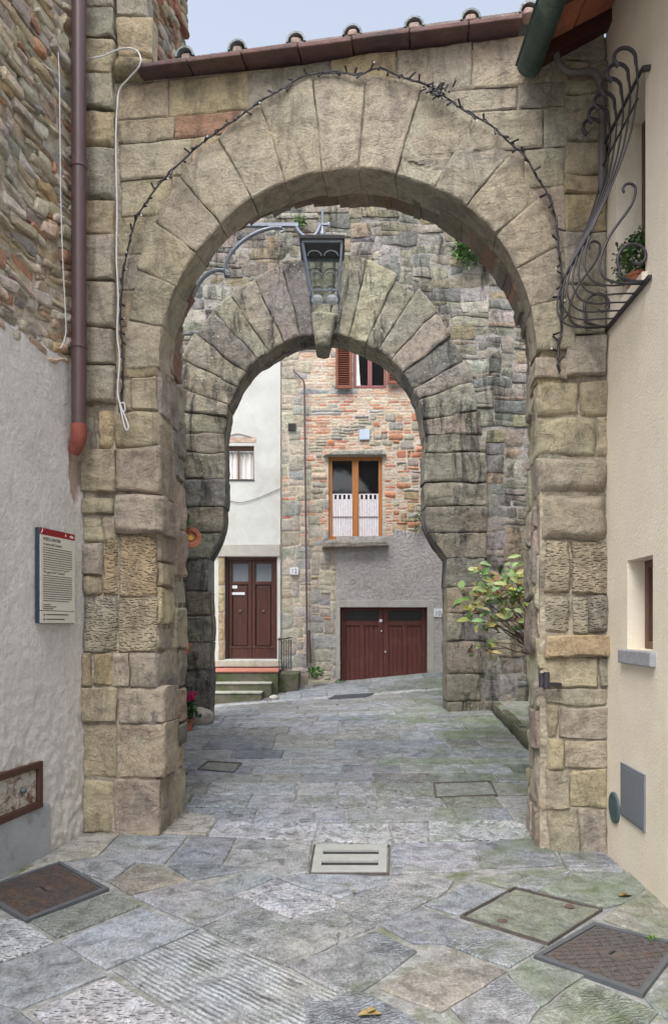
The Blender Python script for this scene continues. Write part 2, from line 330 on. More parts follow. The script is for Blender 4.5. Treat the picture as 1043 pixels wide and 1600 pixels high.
def block(acc, fr, quad, col, gap=.008, k=0., bev=.02, proud=.0, amp=.008, freq=6., res=.03, depth=.12, nd=1, edge=.006, m=None, cull=None, seed=0, tool=0., maxn=26, tilt=.0, terr=0., tf=3.):
    q = np.array(quad, float)
    w = (np.linalg.norm(q[1]-q[0])+np.linalg.norm(q[2]-q[3]))/2; h = (np.linalg.norm(q[3]-q[0])+np.linalg.norm(q[2]-q[1]))/2
    if m is not None:
        c = np.array([m(*p) for p in q]); w = (np.linalg.norm(c[1]-c[0])+np.linalg.norm(c[2]-c[3]))/2; h = (np.linalg.norm(c[3]-c[0])+np.linalg.norm(c[2]-c[1]))/2
    if w < .012 or h < .012: return
    nx = int(min(maxn, max(3, round(w/res)+1))); ny = int(min(maxn, max(3, round(h/res)+1)))
    s = np.linspace(-1, 1, nx+1); t = np.linspace(-1, 1, ny+1)
    s = .55*s+.45*np.sin(s*math.pi/2); t = .55*t+.45*np.sin(t*math.pi/2)
    S, T = np.meshgrid(s, t); S = S.ravel(); T = T.ravel()
    e = np.minimum((1-abs(S))*w/2, (1-abs(T))*h/2)
    cd = np.hypot(np.maximum(0, bev*1.6-(1-abs(S))*w/2), np.maximum(0, bev*1.6-(1-abs(T))*h/2))
    Sd = S*np.sqrt(1-T*T/2); Td = T*np.sqrt(1-S*S/2)
    S2 = S*(1-k)+Sd*k; T2 = T*(1-k)+Td*k
    S2 = S2*max(.3, 1-gap/w); T2 = T2*max(.3, 1-gap/h)
    a = (S2+1)/2; b = (T2+1)/2
    P = ((1-a)*(1-b))[:, None]*q[0]+(a*(1-b))[:, None]*q[1]+(a*b)[:, None]*q[2]+((1-a)*b)[:, None]*q[3]
    if m is not None: P = np.array([m(*p) for p in P])
    W0 = fr.p(P[:, 0], P[:, 1]); j = seed*.73
    if edge:
        P = P + np.stack([vnoise(W0*11+j, 5), vnoise(W0*11+j, 9)], 1)*edge*.6 + np.stack([vnoise(W0*4, 15), vnoise(W0*4, 19)], 1)*edge*1.3
    H = proud + amp*fbm(W0*freq+j, 1, 3)*1.6
    if terr:
        tt = fbm(W0*np.array([tf, tf, tf*1.7])+j*3, 31, 3)*3.2; H = H + terr*(np.floor(tt)+np.clip((tt-np.floor(tt)-.5)*5+.5, 0, 1))
    bv = bev*(1+.8*fbm(W0*7+j, 23, 2)) if bev > .006 else bev
    x = np.clip(1-e/bv, 0, 1); H = H - bv*.8*x**2 - .35*np.clip(cd-bev*.9, 0, None)
    H = H + tilt*(S*R.uniform(-1, 1)+T*R.uniform(-1, 1))
    V = fr.p(P[:, 0], P[:, 1], H)
    n = nx+1
    f = [(jj*n+i, jj*n+i+1, (jj+1)*n+i+1, (jj+1)*n+i) for jj in range(ny) for i in range(nx)]
    if cull is not None:
        f = [g for g in f if not cull(*(P[list(g)].mean(0)))]
        acc.add(V, f, col, tool); return
    loop = [i for i in range(n)]+[jj*n+nx for jj in range(1, ny+1)]+[ny*n+i for i in range(nx-1, -1, -1)]+[jj*n for jj in range(ny-1, 0, -1)]
    base = len(V); L = len(loop); allv = [V]; prev = loop
    for d in range(1, nd+1):
        Pl = P[loop]; Hd = H[loop]*(1-d/nd) - depth*d/nd
        ring = fr.p(Pl[:, 0], Pl[:, 1], Hd)
        if nd > 1: ring = ring + np.stack([vnoise(ring*7, 3), vnoise(ring*7, 4), vnoise(ring*7, 6)], 1)*amp*.9
        allv.append(ring); cur = [base+(d-1)*L+i for i in range(L)]
        f += [(prev[(i+1) % L], prev[i], cur[i], cur[(i+1) % L]) for i in range(L)]
        prev = cur
    f.append(tuple(prev))
    acc.add(np.concatenate(allv), f, col, tool)

def jit(c, a=.12, r=R):
    g = 1+r.uniform(-a, a); return tuple(max(.005, x*g*(1+r.uniform(-a, a)*.35)) for x in c)
def pack(u0, u1, v0, v1, cu, cv, choose):
    nu = int(round((u1-u0)/cu)); nv = int(round((v1-v0)/cv)); occ = np.zeros((nv, nu), bool); out = []
    for j in range(nv):
        for i in range(nu):
            if occ[j, i]: continue
            r = choose(u0+(i+.5)*cu, v0+(j+.5)*cv)
            if r is None: occ[j, i] = True; continue
            w, h, st = r; ww = 1
            while ww < w and i+ww < nu and not occ[j, i+ww]: ww += 1
            if i+ww < nu and not occ[j, i+ww] and (i+ww+1 >= nu or occ[j, i+ww+1]): ww += 1
            h = min(h, nv-j); occ[j:j+h, i:i+ww] = True
            out.append(((u0+i*cu, v0+j*cv, u0+(i+ww)*cu, v0+(j+h)*cv), st))
    return out
def warpf(a=.02, f=2.2, seed=0):
    def m(u, v): return (u+a*n1(u*f, v*f, seed+.3, 2), v+a*n1(u*f, v*f, seed+7.3, 3))
    return m
def wquad(x0, y0, x1, y1, j=0.):
    return [(x0+R.uniform(-j, j), y0+R.uniform(-j, j)), (x1+R.uniform(-j, j), y0+R.uniform(-j, j)), (x1+R.uniform(-j, j), y1+R.uniform(-j, j)), (x0+R.uniform(-j, j), y1+R.uniform(-j, j))]

def holes_wall(acc, fr, u0, u1, v0, v1, holes, n0, th, col=(1, 1, 1), sub=None):
    us = sorted({u0, u1, *[h[i] for h in holes for i in (0, 1)]}); vs = sorted({v0, v1, *[h[i] for h in holes for i in (2, 3)]})
    for a, b in zip(us, us[1:]):
        for c, d in zip(vs, vs[1:]):
            mu, mv = (a+b)/2, (c+d)/2
            if any(h[0] < mu < h[1] and h[2] < mv < h[3] for h in holes): continue
            acc.add([fr.p(a, c, n0), fr.p(b, c, n0), fr.p(b, d, n0), fr.p(a, d, n0)], [(0, 1, 2, 3)], col)
            acc.add([fr.p(a, c, n0-th), fr.p(b, c, n0-th), fr.p(b, d, n0-th), fr.p(a, d, n0-th)], [(3, 2, 1, 0)], col)
    def rim(a, b, c, d):
        for (x, y), (x2, y2) in (((a, c), (b, c)), ((b, c), (b, d)), ((b, d), (a, d)), ((a, d), (a, c))):
            acc.add([fr.p(x, y, n0), fr.p(x2, y2, n0), fr.p(x2, y2, n0-th), fr.p(x, y, n0-th)], [(0, 1, 2, 3)], col)
    rim(u0, u1, v0, v1)
    for h in holes: rim(*h)

def arch_core(acc, fr, u0, u1, vtop, cu, cv, r, n0, th, vbot=-.3, steps=40, jl=None, jr=None):
    jl = cu-r if jl is None else jl; jr = cu+r if jr is None else jr
    us = [u0]+[cu-r*math.cos(math.pi*i/steps) for i in range(steps+1)]+[u1]
    def top(u): return cv+math.sqrt(max(0, r*r-(u-cu)**2))
    for a, b in zip(us, us[1:]):
        if abs(b-a) < 1e-6: continue
        inside = cu-r-1e-6 <= (a+b)/2 <= cu+r+1e-6
        la, lb = (top(a), top(b)) if inside else (vbot, vbot)
        v = [fr.p(a, la, n0), fr.p(b, lb, n0), fr.p(b, vtop, n0), fr.p(a, vtop, n0), fr.p(a, la, n0-th), fr.p(b, lb, n0-th), fr.p(b, vtop, n0-th), fr.p(a, vtop, n0-th)]
        acc.add(v, [(0, 1, 2, 3), (7, 6, 5, 4), (0, 4, 5, 1), (3, 2, 6, 7)], (1, 1, 1))
    for u in (cu-r, cu+r, u0, u1):
        acc.add([fr.p(u, vbot, n0), fr.p(u, cv if u in (cu-r, cu+r) else vtop, n0), fr.p(u, cv if u in (cu-r, cu+r) else vtop, n0-th), fr.p(u, vbot, n0-th)], [(0, 1, 2, 3)])

# ------------------------------------------------------------------ ground
YS = [-5, 5.6, 8, 10.5, 13, 15, 20]; ZL = [0, 0, .10, .23, .13, .22, .22]; ZR = [0, 0, .10, .37, .43, .61, .61]
def gz(x, y):
    zl = np.interp(y, YS, ZL); zr = np.interp(y, YS, ZR); t = np.clip((np.asarray(x)+2.1)/4.0, -.1, 1.15)
    return zl+(zr-zl)*t
def G(px, py, z=0.): y = (EYE-z)*F/(py-HY); return ((px-CX)/F*y, y)
def GG(px, py):
    z = 0.
    for _ in range(12): x, y = G(px, py, z); z = .5*z+.5*float(gz(x, y))
    return G(px, py, z)
a = Acc()
xs = np.array([-80, -30, -8, *np.arange(-4, 4.01, .25), 8, 30, 80]); ys = np.array([-60, -20, -6, *np.arange(-2, 16.01, .25), 20, 40, 90])
X, Y = np.meshgrid(xs, ys); Z = gz(X, Y)-.014
a.grid(np.stack([X.ravel(), Y.ravel(), Z.ravel()], 1), len(xs), len(ys))
tag(build(a, 'ground', M['grout'], smooth=True), None, None, kind='structure')

pav = Acc()
BL = (.30, .32, .355); BD = (.24, .262, .295); BR = (.305, .322, .338); WH = (.41, .43, .46); PK = (.295, .27, .25); GN = (.245, .272, .25); TN = (.33, .325, .305)
def slab(poly, col, tool=0., lift=0., inset=.010, rough=.0035, grow=-.004):
    P = np.array(poly, float); c = P.mean(0)
    E = []
    n = len(P)
    for i in range(n):
        p, q = P[i], P[(i+1) % n]; L = np.linalg.norm(q-p); m_ = max(1, int(L/.07))
        for k in range(m_): E.append(p+(q-p)*k/m_)
    E = np.array(E)
    d = np.linalg.norm(E-c, axis=1, keepdims=True); E0 = c+(E-c)*(1+grow/d)
    E0 += np.stack([vnoise(np.c_[E0*8, E0[:, :1]*0], 1), vnoise(np.c_[E0*8, E0[:, :1]*0+5], 2)], 1)*.007
    E1 = c+(E0-c)*(1-.010/d)
    rings = [E0, E0, E1]; hs = [-.03, -.006, 0.]
    for fr_ in (.75, .5, .25): rings.append(c+(E1-c)*fr_); hs.append(0.)
    V = []; tilt = (R.uniform(-.004, .004), R.uniform(-.004, .004))
    for r_, h_ in zip(rings, hs):
        z = gz(r_[:, 0], r_[:, 1])+h_+lift + (r_-c)@np.array(tilt)
        z = z + np.where(h_ > -.02, 1, 0)*rough*fbm(np.c_[r_*6, r_[:, :1]*0], 3)
        V.append(np.c_[r_, z])
    V.append(np.array([[c[0], c[1], float(gz(c[0], c[1]))+lift+rough*float(fbm(np.array([[c[0]*6, c[1]*6, 0]]), 3)[0])]]))
    m_ = len(E0); f = []
    for k in range(len(rings)-1): f += [(k*m_+i, k*m_+(i+1) % m_, (k+1)*m_+(i+1) % m_, (k+1)*m_+i) for i in range(m_)]
    k = len(rings)-1; f += [(k*m_+i, k*m_+(i+1) % m_, (k+1)*m_) for i in range(m_)]
    # orient upward
    ar = 0.5*np.sum(E0[:, 0]*np.roll(E0[:, 1], -1)-np.roll(E0[:, 0], -1)*E0[:, 1])
    if ar < 0: f = [tuple(reversed(g)) for g in f]
    pav.add(np.concatenate(V), f, jit(col, .07), tool)
def LP(*p): return [G(x/2, 1200+y/2) for x, y in p]
def RP(*p): return [G(521+x/2, 1200+y/2) for x, y in p]
def S(p, c, t=0): slab(p, c, t, grow=.011)
# foreground slabs, laid diagonally, and the cross rows in front of the gate
S(LP((345, 352), (430, 300), (545, 325), (585, 350), (410, 390)), PK, 3)
S(LP((420, 398), (595, 352), (800, 420), (625, 490)), BL, 0)
S(LP((530, 303), (700, 300), (765, 316), (605, 346)), BD, 3)
S(LP((662, 372), (775, 320), (850, 343), (735, 388)), BD, 0)
S(LP((738, 395), (860, 346), (1043, 408), (1043, 428), (915, 466)), WH, 2)
S(LP((865, 340), (960, 330), (1130, 335), (1250, 345), (1060, 400)), BL, 0)
S(LP((640, 495), (800, 427), (905, 472), (1070, 430), (1050, 540), (895, 615)), BR, 3)
S(LP((100, 475), (350, 388), (430, 428), (185, 525)), GN, 3)
S(LP((195, 540), (440, 437), (612, 500), (335, 622)), BL, 0)
S(LP((-160, 480), (60, 472), (165, 540), (0, 602), (-160, 640)), WH, 2)
S(LP((-160, 665), (0, 612), (180, 548), (322, 645), (65, 745), (-160, 700)), BD, 0)
S(LP((110, 757), (335, 655), (600, 800), (590, 870), (260, 900)), WH, 2)
S(LP((355, 628), (622, 508), (1050, 705), (930, 870), (740, 860)), BR, 1)
S(LP((-160, 720), (60, 760), (230, 900), (-160, 900)), BD, 0)
S(LP((905, 615), (1070, 548), (1225, 580), (1130, 680), (1060, 695)), BL, 3)
S(RP((10, 425), (190, 345), (372, 350), (345, 385), (160, 480), (25, 530)), BR, 3)
S(RP((292, 425), (430, 357), (540, 385), (392, 455)), BD, 0)
S(RP((450, 345), (640, 312), (725, 320), (545, 372)), GN, 0)
S(RP((575, 365), (735, 322), (720, 345), (640, 380)), BL, 3)
S(RP((648, 380), (765, 322), (930, 326), (985, 362), (905, 415), (850, 432)), GN, 0)
S(RP((140, 485), (275, 434), (425, 490), (350, 543), (250, 540)), BD, 0)
S(RP((355, 548), (432, 494), (650, 550), (545, 615)), BL, 3)
S(RP((-90, 600), (130, 508), (255, 570), (85, 690), (0, 680)), BD, 3)
S(RP((148, 682), (370, 562), (535, 630), (332, 757)), PK, 0)
S(RP((552, 640), (615, 595), (770, 645), (640, 738)), GN, 0)
S(RP((372, 747), (540, 645), (635, 740), (560, 850), (480, 850)), BL, 3)
S(RP((600, 810), (775, 655), (1010, 760), (870, 880), (600, 880)), GN, 3)
S(RP((-90, 700), (100, 700), (270, 800), (150, 880), (-90, 880)), BD, 3)
S(RP((290, 790), (340, 765), (470, 850), (430, 890), (200, 890)), GN, 0)
S(RP((905, 425), (985, 372), (1110, 520), (1043, 545), (850, 470)), TN, 0)
S(RP((980, 715), (1050, 655), (1170, 700), (1130, 830), (1020, 760)), BR, 0)
# rows
S(LP((60, 330), (170, 262), (250, 205), (370, 207), (300, 272), (180, 290)), TN, 0)
S(LP((190, 298), (300, 280), (420, 290), (340, 350)), BL, 3)
S(LP((305, 278), (385, 207), (582, 210), (510, 297)), BL, 0)
S(LP((528, 298), (600, 212), (735, 217), (690, 300)), BD, 0)
S(LP((715, 305), (748, 225), (970, 226), (958, 322), (860, 336)), BL, 3)
S(RP((185, 330), (187, 234), (437, 230), (450, 312)), BL, 0)
S(RP((465, 310), (450, 230), (660, 220), (705, 300)), BD, 0)
S(RP((725, 305), (705, 258), (680, 222), (790, 222), (880, 300)), BL, 3)
S(RP((735, 312), (885, 305), (905, 322), (760, 318)), BR, 0)
S(LP((395, 198), (480, 147), (545, 145), (512, 200)), TN, 0)
S(LP((517, 200), (548, 146), (680, 155), (640, 206)), TN, 0)
S(LP((655, 210), (690, 156), (988, 176), (975, 223)), WH, 2)
S(LP((985, 226), (1000, 178), (1213, 178), (1218, 232)), WH, 2)
S(RP((187, 228), (185, 178), (290, 176), (292, 228)), WH, 2)
S(RP((302, 226), (300, 173), (560, 167), (665, 214)), WH, 2)
# passage rows up the slope
y = 5.92
while y < 14.9:
    d = R.uniform(.26, .46)
    if y > 11: d *= 1.3
    if abs(y+d-13.05) < .25: d = 13.05-y
    y2 = y+d; slope = R.uniform(-.02, .02)
    x = -1.35 if y < 6.2 else -2.25
    x += R.uniform(-.25, 0); xe = (1.45 if y < 6.4 else 2.2)
    strip = abs(y-13.05) < .02
    if strip: y2 = y+.22
    while x < xe:
        w = R.uniform(.35, 1.05) if not strip else R.uniform(.9, 1.3)
        if y > 10.5: w *= 1.3
        x2 = min(x+w, xe+.05)
        if xe-x2 < .2: x2 = xe+.02
        s0 = y+slope*x; s1 = y2+slope*x
        c = R.choice([BL, BL, BR, BD, BL, (.25, .26, .26), (.28, .29, .295)]); tl = R.choice([0, 0, 3, 0, 2])
        if strip: c = (.42, .43, .44); tl = 0
        if x2 > 1.3 and y < 11: c = GN if R.random() < .6 else c
        cx, cy = (x+x2)/2, (y+y2)/2
        slab([(x+.006, s0+.006), (x2-.006, y+slope*x2+.006), (x2-.006+R.uniform(-.02, .02), y2+slope*x2-.006), (x+.006, s1-.006)], c, tl)
        x = x2
    y = y2
tag(build(pav, 'paving', M['paving'], smooth=False), None, None, kind='structure')

# ------------------------------------------------------------------ FRONT GATE
SAND = [(.425, .375, .28), (.455, .405, .305), (.39, .355, .29), (.43, .395, .325), (.465, .385, .26), (.375, .345, .29)]
VOUS = [(.41, .375, .305), (.39, .36, .30), (.425, .385, .305)]
gate = thing('stone_gateway', 'large tan sandstone arch in the foreground with string lights round it', 'archway', (0, 5.42, 0))
CU, CV, RI = 2.008, 3.54, 1.384
VT = 5.735
a = Acc(); arch_core(a, WA, .02, 3.93, VT, CU, CV, RI+.035, -.006, .20); arch_core(a, WA, .02, 3.93, VT, CU, CV, RI+.25, -.208, .29); WA.box(a, .3, CU-RI-.03, -.3, CV, -.5, -.2); WA.box(a, CU+RI+.03, 3.7, -.3, CV, -.5, -.2); build(a, 'wall_core', M['mortar'], gate)
# the ring
def ringmap(cu, cv, ri, ea, eb, p=2.):
    def m(th, r):
        dx, dy = -math.cos(th), math.sin(th); ro = 1/math.sqrt((dx/ea)**2+(dy/eb)**2); rr = ri+(ro-ri)*r
        return cu+dx*rr, cv+dy*rr
    return m
rm = ringmap(CU, CV, RI, 1.66, 2.09)
ths = [0, .22, .45, .66, .86, 1.07, 1.27, 1.47, 1.66, 1.86, 2.08, 2.28, 2.49, 2.70, 2.92, math.pi]
for i, (t0, t1) in enumerate(zip(ths, ths[1:])):
    a = Acc()
    ro_ = R.uniform(.93, 1.02) if i not in (0, 14) else .98
    block(a, WA, [(t0, 0), (t1, 0), (t1, ro_), (t0, ro_)], jit(R.choice(VOUS), .07), gap=.005, bev=.009, proud=.022+R.uniform(0, .014), amp=.010, freq=3, res=.019, depth=.31-.12*math.exp(-(((t0+t1)/2-.85)/.5)**2), nd=7, m=rm, seed=i, edge=.006, maxn=44, terr=.010, tf=1.7)
    build(a, 'voussoir', M['sand'], gate, smooth=True)
# inner brick ring behind the voussoirs
a = Acc(); WB = Frame(WA.O-WA.N*.20, WA.U, WA.V, WA.N)
t = .02
while t < math.pi-.02:
    dt = R.choice([.03, .045, .06, .11]); ri = RI+R.uniform(-.004, .022)+.16*math.exp(-((t-.85)/.5)**2)+.02*n1(t*3)
    block(a, WB, [(t, 0), (t+dt, 0), (t+dt, 1), (t, 1)], jit(R.choice([(.25, .19, .14), (.28, .17, .12), (.24, .215, .17), (.21, .17, .13)]), .2), gap=.002, bev=.012, proud=-.002, res=.05, depth=.29, nd=5, amp=.012, m=ringmap(CU, CV, ri, ri+.32, ri+.32), edge=.012)
    t += dt
build(a, 'rear_arch_ring', M['brick'], gate, smooth=True)
# spandrel ashlar
a = Acc()
def in_open(u, v, r=RI+.12): return (v > CV and math.hypot(u-CU, v-CV) < r) or (v <= CV and abs(u-CU) < r)
rows = [(3.54, 3.86), (3.86, 4.14), (4.14, 4.40), (4.40, 4.70), (4.70, 4.98), (4.98, 5.26), (5.26, 5.44), (5.44, VT+.012)]
for j, (v0, v1) in enumerate(rows):
    u = .30 + R.uniform(-.02, .02)
    while u < 3.60:
        w = R.uniform(.32, .68)
        if u+w > 3.45: w = 3.62-u
        if not (in_open(u+.02, v0) and in_open(u+w-.02, v0) and in_open(u+w/2, v1)):
            c = jit(R.choice(SAND), .1)
            if j == 6 and abs(u-.9) < .3: c = (.36, .22, .16)
            yo = R.uniform(-.012, .012)
            e1_ = 0 if j < 7 else .03*(u-1.6); e2_ = 0 if j < 7 else .03*(u+w-1.6)
            block(a, WA, [(u, v0+yo), (u+w, v0+yo), (u+w, v1+yo*(j < 7)+e2_), (u, v1+yo*(j < 7)+e1_)], c, gap=.007, bev=.009, proud=R.uniform(.004, .018), amp=.007, res=.02, maxn=36, terr=.005, depth=.02, cull=lambda p, q: in_open(p, q), seed=int(u*90+j), edge=.006)
        u += w
build(a, 'spandrel_masonry', M['sand'], gate, smooth=True)
# piers and quoin strips: blocks given by the courses of the real wall
def courses(acc, fr, rows, cols=SAND, **kw):
    for r_ in rows:
        y0, y1, xs_ = r_[:3]; s_ = r_[3] if len(r_) > 3 else {}
        for x0, x1 in zip(xs_, xs_[1:]):
            q = fr.q([(x0, y1), (x1, y1), (x1, y0), (x0, y0)])
            jj_ = .009 if fr is WA else .014; q = [(p[0]+R.uniform(-jj_, jj_), p[1]+R.uniform(-jj_, jj_)) for p in q]
            o = dict(gap=R.choice([.005, .007, .009, .016]), bev=R.choice([.010, .014, .022, .034]), proud=R.uniform(.012, .04), amp=.013, freq=4.5, res=.019, depth=.3, nd=6, edge=.011, maxn=40, k=.02, terr=.008, tf=3.4, seed=int(x0+y0)); o.update(kw); o.update(s_)
            block(acc, fr, q, jit(R.choice(cols), .09), **o)
a = Acc()
lrow = [(-40, 20), (20, 68), (68, 122), (122, 175), (175, 232), (232, 315), (315, 372), (372, 442), (442, 517), (517, 572), (572, 632)]
for i, (y0, y1) in enumerate(lrow): courses(a, WA, [(y0, y1, [128, 182])], proud=.05+R.uniform(0, .02), depth=.1)
LJ = [(560, 590, [182, 246]), (590, 642, [182, 205, 246]), (642, 700, [150, 178, 249], dict(k=.1, bev=.04)), (632, 705, [128, 150]), (700, 772, [128, 183, 254], dict(proud=.05)),
      (772, 836, [180, 262], dict(proud=.085, bev=.04, k=.08, amp=.022)), (778, 806, [128, 180]), (806, 850, [128, 160, 182]),
      (836, 932, [160, 186, 246], dict(tool=1, terr=.004)), (850, 898, [128, 160]), (898, 932, [128, 160]), (932, 1020, [128, 184, 247], dict(tool=1, terr=.004)), (1020, 1073, [128, 145, 178, 204, 245]),
      (1073, 1130, [128, 186, 256]), (1130, 1216, [128, 185, 258]), (1216, 1306, [128, 180, 250])]
courses(a, WA, LJ)
build(a, 'left_pier', M['sand'], gate, smooth=True)
a = Acc()
rrow = [(30, 100), (100, 148), (148, 220), (220, 275), (275, 305), (305, 365), (365, 452), (452, 525), (525, 590)]
for y0, y1 in rrow: courses(a, WA, [(y0, y1, [880, 946])], proud=.03+R.uniform(0, .02), depth=.1)
RJ = [(562, 596, [832, 884]), (596, 652, [836, 905, 948], dict(k=.16)), (652, 715, [836, 930, 948]), (715, 772, [837, 948], dict(bev=.06, proud=.06)),
      (772, 845, [842, 949], dict(bev=.08, proud=.06)), (845, 930, [847, 888, 951], dict(tool=1, terr=.004)), (930, 990, [847, 890, 917, 951], dict(k=.1, tool=1)), (990, 1026, [850, 953], dict(proud=.06)),
      (1026, 1073, [849, 934, 953]), (1073, 1102, [850, 951]), (1102, 1156, [852, 870, 951]), (1156, 1200, [850, 880, 951]), (1200, 1262, [850, 890, 950]), (1262, 1340, [856, 905, 948])]
courses(a, WA, RJ)
build(a, 'right_pier', M['sand'], gate, smooth=True)
# rubble jambs of the passage
def rubble(acc, fr, u0, u1, v0, v1, cu, cv, cols, k=.15, wr=(1, 4), hr=(1, 2), amp=.016, bev=.014, gap=.012, proud=(0, .03), res=.035, depth=.08, warp=.03, j=.014, skip=None, maxn=12, wf=2.2, tilt=0., edge=.016, seed=0):
    m = warpf(warp, wf, seed)
    def ch(u, v):
        if skip and skip(u, v): return None
        h = R.randint(*hr); return (max(R.randint(*wr), h if R.random() < .8 else 1), h, 0)
    for (x0, y0, x1, y1), _ in pack(u0, u1, v0, v1, cu, cv, ch):
        block(acc, fr, wquad(x0, y0, x1, y1, j), jit(R.choice(cols), .18), gap=gap, bev=bev, k=k*R.uniform(.5, 1.2), proud=R.uniform(*proud), amp=amp, res=res, depth=depth, m=m, maxn=maxn, tilt=tilt, edge=edge, seed=R.randint(0, 999))
RUB = [(.36, .30, .22), (.40, .35, .27), (.30, .26, .21), (.45, .41, .34), (.33, .29, .25), (.26, .235, .21), (.38, .31, .21)]
a = Acc()
JL = Frame(WA.p(.60, 0), -WA.N, (0, 0, 1), WA.U); JR = Frame(WA.p(3.42, 0), -WA.N, (0, 0, 1), -WA.U)
rubble(a, JL, .0, .66, -.02, 3.54, .11, .10, RUB+SAND, wr=(1, 3), hr=(2, 4), k=.12, depth=.15, maxn=16, res=.022, amp=.02, proud=(-.005, .03))
JL.box(a, .14, .64, -.2, 3.5, -.14, -.02, (.3, .26, .2))
build(a, 'left_jamb', M['rubble'], gate, smooth=True)
a = Acc()
rubble(a, JR, .0, .54, -.02, 3.54, .09, .10, RUB+SAND, wr=(1, 3), hr=(1, 4), k=.15, depth=.15, maxn=14, res=.022, amp=.02, proud=(-.005, .03))
build(a, 'right_jamb', M['rubble'], gate, smooth=True)
# eave slabs and cap tiles on top of the gate
a = Acc()
us = [WA.at(x, 100)[0] for x in (222, 302, 384, 470, 552, 640, 730, 812)]
for u0, u1 in zip(us, us[1:]):
    z0 = VT+.012+R.uniform(-.004, .006)+((u0+u1)/2-1.6)*.030
    v = []
    for n_, zz in ((.155, 0), (-.62, .10)):
        for u in (u0+.004, u1-.004): v += [WA.p(u, z0+zz+(u-(u0+u1)/2)*.03, n_), WA.p(u, z0+zz+.036+(u-(u0+u1)/2)*.03, n_)]
    a.add(v, [(0, 2, 3, 1), (4, 5, 7, 6), (0, 4, 6, 2), (1, 3, 7, 5), (0, 1, 5, 4), (2, 6, 7, 3)])
build(a, 'eave_slab', M['eave'], gate, bevel=.008)
a = Acc()
v = [WA.p(us[0]+.1, VT+.012, .13), WA.p(us[-1], VT+.115, .13), WA.p(us[-1], VT+.22, -.62), WA.p(us[0]+.1, VT+.12, -.62)]
a.prism(v, (0, 0, 1), .02, (.30, .25, .22)); build(a, 'roof_bed', M['tile'], gate)
for px in (298, 378, 467, 553, 647, 733, 822):
    u = WA.at(px, 60)[0]; a = Acc(); n = 10
    rows_ = []
    for s_ in (0, .25, .5, .75, 1.):
        nn = .15-.78*s_; zz = VT+.062+.10*s_+(u-1.6)*.03
        for rr in (.072-.01*s_, .058-.01*s_):
            rows_.append([WA.p(u+rr*math.cos(math.pi*k/n), zz+rr*1.05*math.sin(math.pi*k/n), nn) for k in range(n+1)])
    V = [p for r_ in rows_ for p in r_]; m_ = n+1; f = []
    for s_ in range(4):
        for k in range(n):
            o_ = 2*s_*m_; f.append((o_+k, o_+k+1, o_+2*m_+k+1, o_+2*m_+k)); f.append((o_+m_+k+1, o_+m_+k, o_+3*m_+k, o_+3*m_+k+1))
    for k in range(n): f.append((k+1, k, m_+k, m_+k+1))
    a.add(V, f, jit((.33, .34, .35), .1))
    cap = build(a, 'cap_tile', M['tile'], gate, smooth=True)
    b = Acc(); block(b, WA, [(u-.052, VT+.05+(u-1.6)*.03), (u+.052, VT+.05+(u-1.6)*.03), (u+.040, VT+.115+(u-1.6)*.03), (u-.040, VT+.115+(u-1.6)*.03)], (.42, .32, .28), bev=.02, k=.5, proud=.135, amp=.015, res=.02, depth=-.05)
    build(b, 'mortar_plug', M['brick'], cap, smooth=True)

# ------------------------------------------------------------------ LEFT HOUSE
lh = thing('left_house', 'house at left with rubble stone above and pale grey stucco below', 'house', (-2.3, 4.5, 0))
a = Acc(); WL.box(a, -.06, 5.5, -.3, 9, -.5, -.016)
WA.box(a, -.6, .48, -.3, 9, -.95, -.06)
build(a, 'wall_core', M['mortar_pale'], lh)
a = Acc()
LRUB = [(.50, .42, .31), (.56, .51, .42), (.44, .38, .30), (.62, .59, .53), (.52, .40, .26), (.48, .45, .40), (.54, .46, .35), (.40, .37, .33), (.58, .52, .42), (.60, .55, .46), (.36, .34, .32), (.46, .26, .18)]
rubble(a, WL, .0, 2.6, 3.5, 8.2, .065, .042, [tuple(x*1.12 for x in c) for c in LRUB], k=.18, wr=(1, 4), hr=(1, 2), amp=.02, bev=.010, gap=.006, proud=(-.012, .030), res=.022, depth=.08, warp=.07, j=.02, maxn=12, wf=1.6, tilt=.006, edge=.02)
build(a, 'rubble_wall', M['rubble'], lh, smooth=True)
# side of the tower that rises over the gate
a = Acc()
courses(a, WA, [(-60, -5, [182, 234]), (-5, 30, [182, 236]), (30, 95, [184, 240])], proud=.03, depth=.1)
q = WA.q([(180, 128), (222, 132), (246, 100), (186, 92)])
block(a, WA, q, (.36, .32, .21), proud=.12, bev=.07, amp=.02, depth=.1, nd=3, res=.02, k=.3)
build(a, 'corner_stones', M['sand'], lh, smooth=True)
TS = Frame(WA.p(.5, 0), -WA.N, (0, 0, 1), WA.U)
a = Acc(); rubble(a, TS, .02, .97, 5.7, 8.4, .06, .05, [(.42, .36, .27), (.36, .17, .11), (.38, .22, .15), (.46, .40, .32), (.33, .28, .22)], k=.3, wr=(1, 5), hr=(1, 2), depth=.06)
build(a, 'tower_side', M['rubble'], lh, smooth=True)
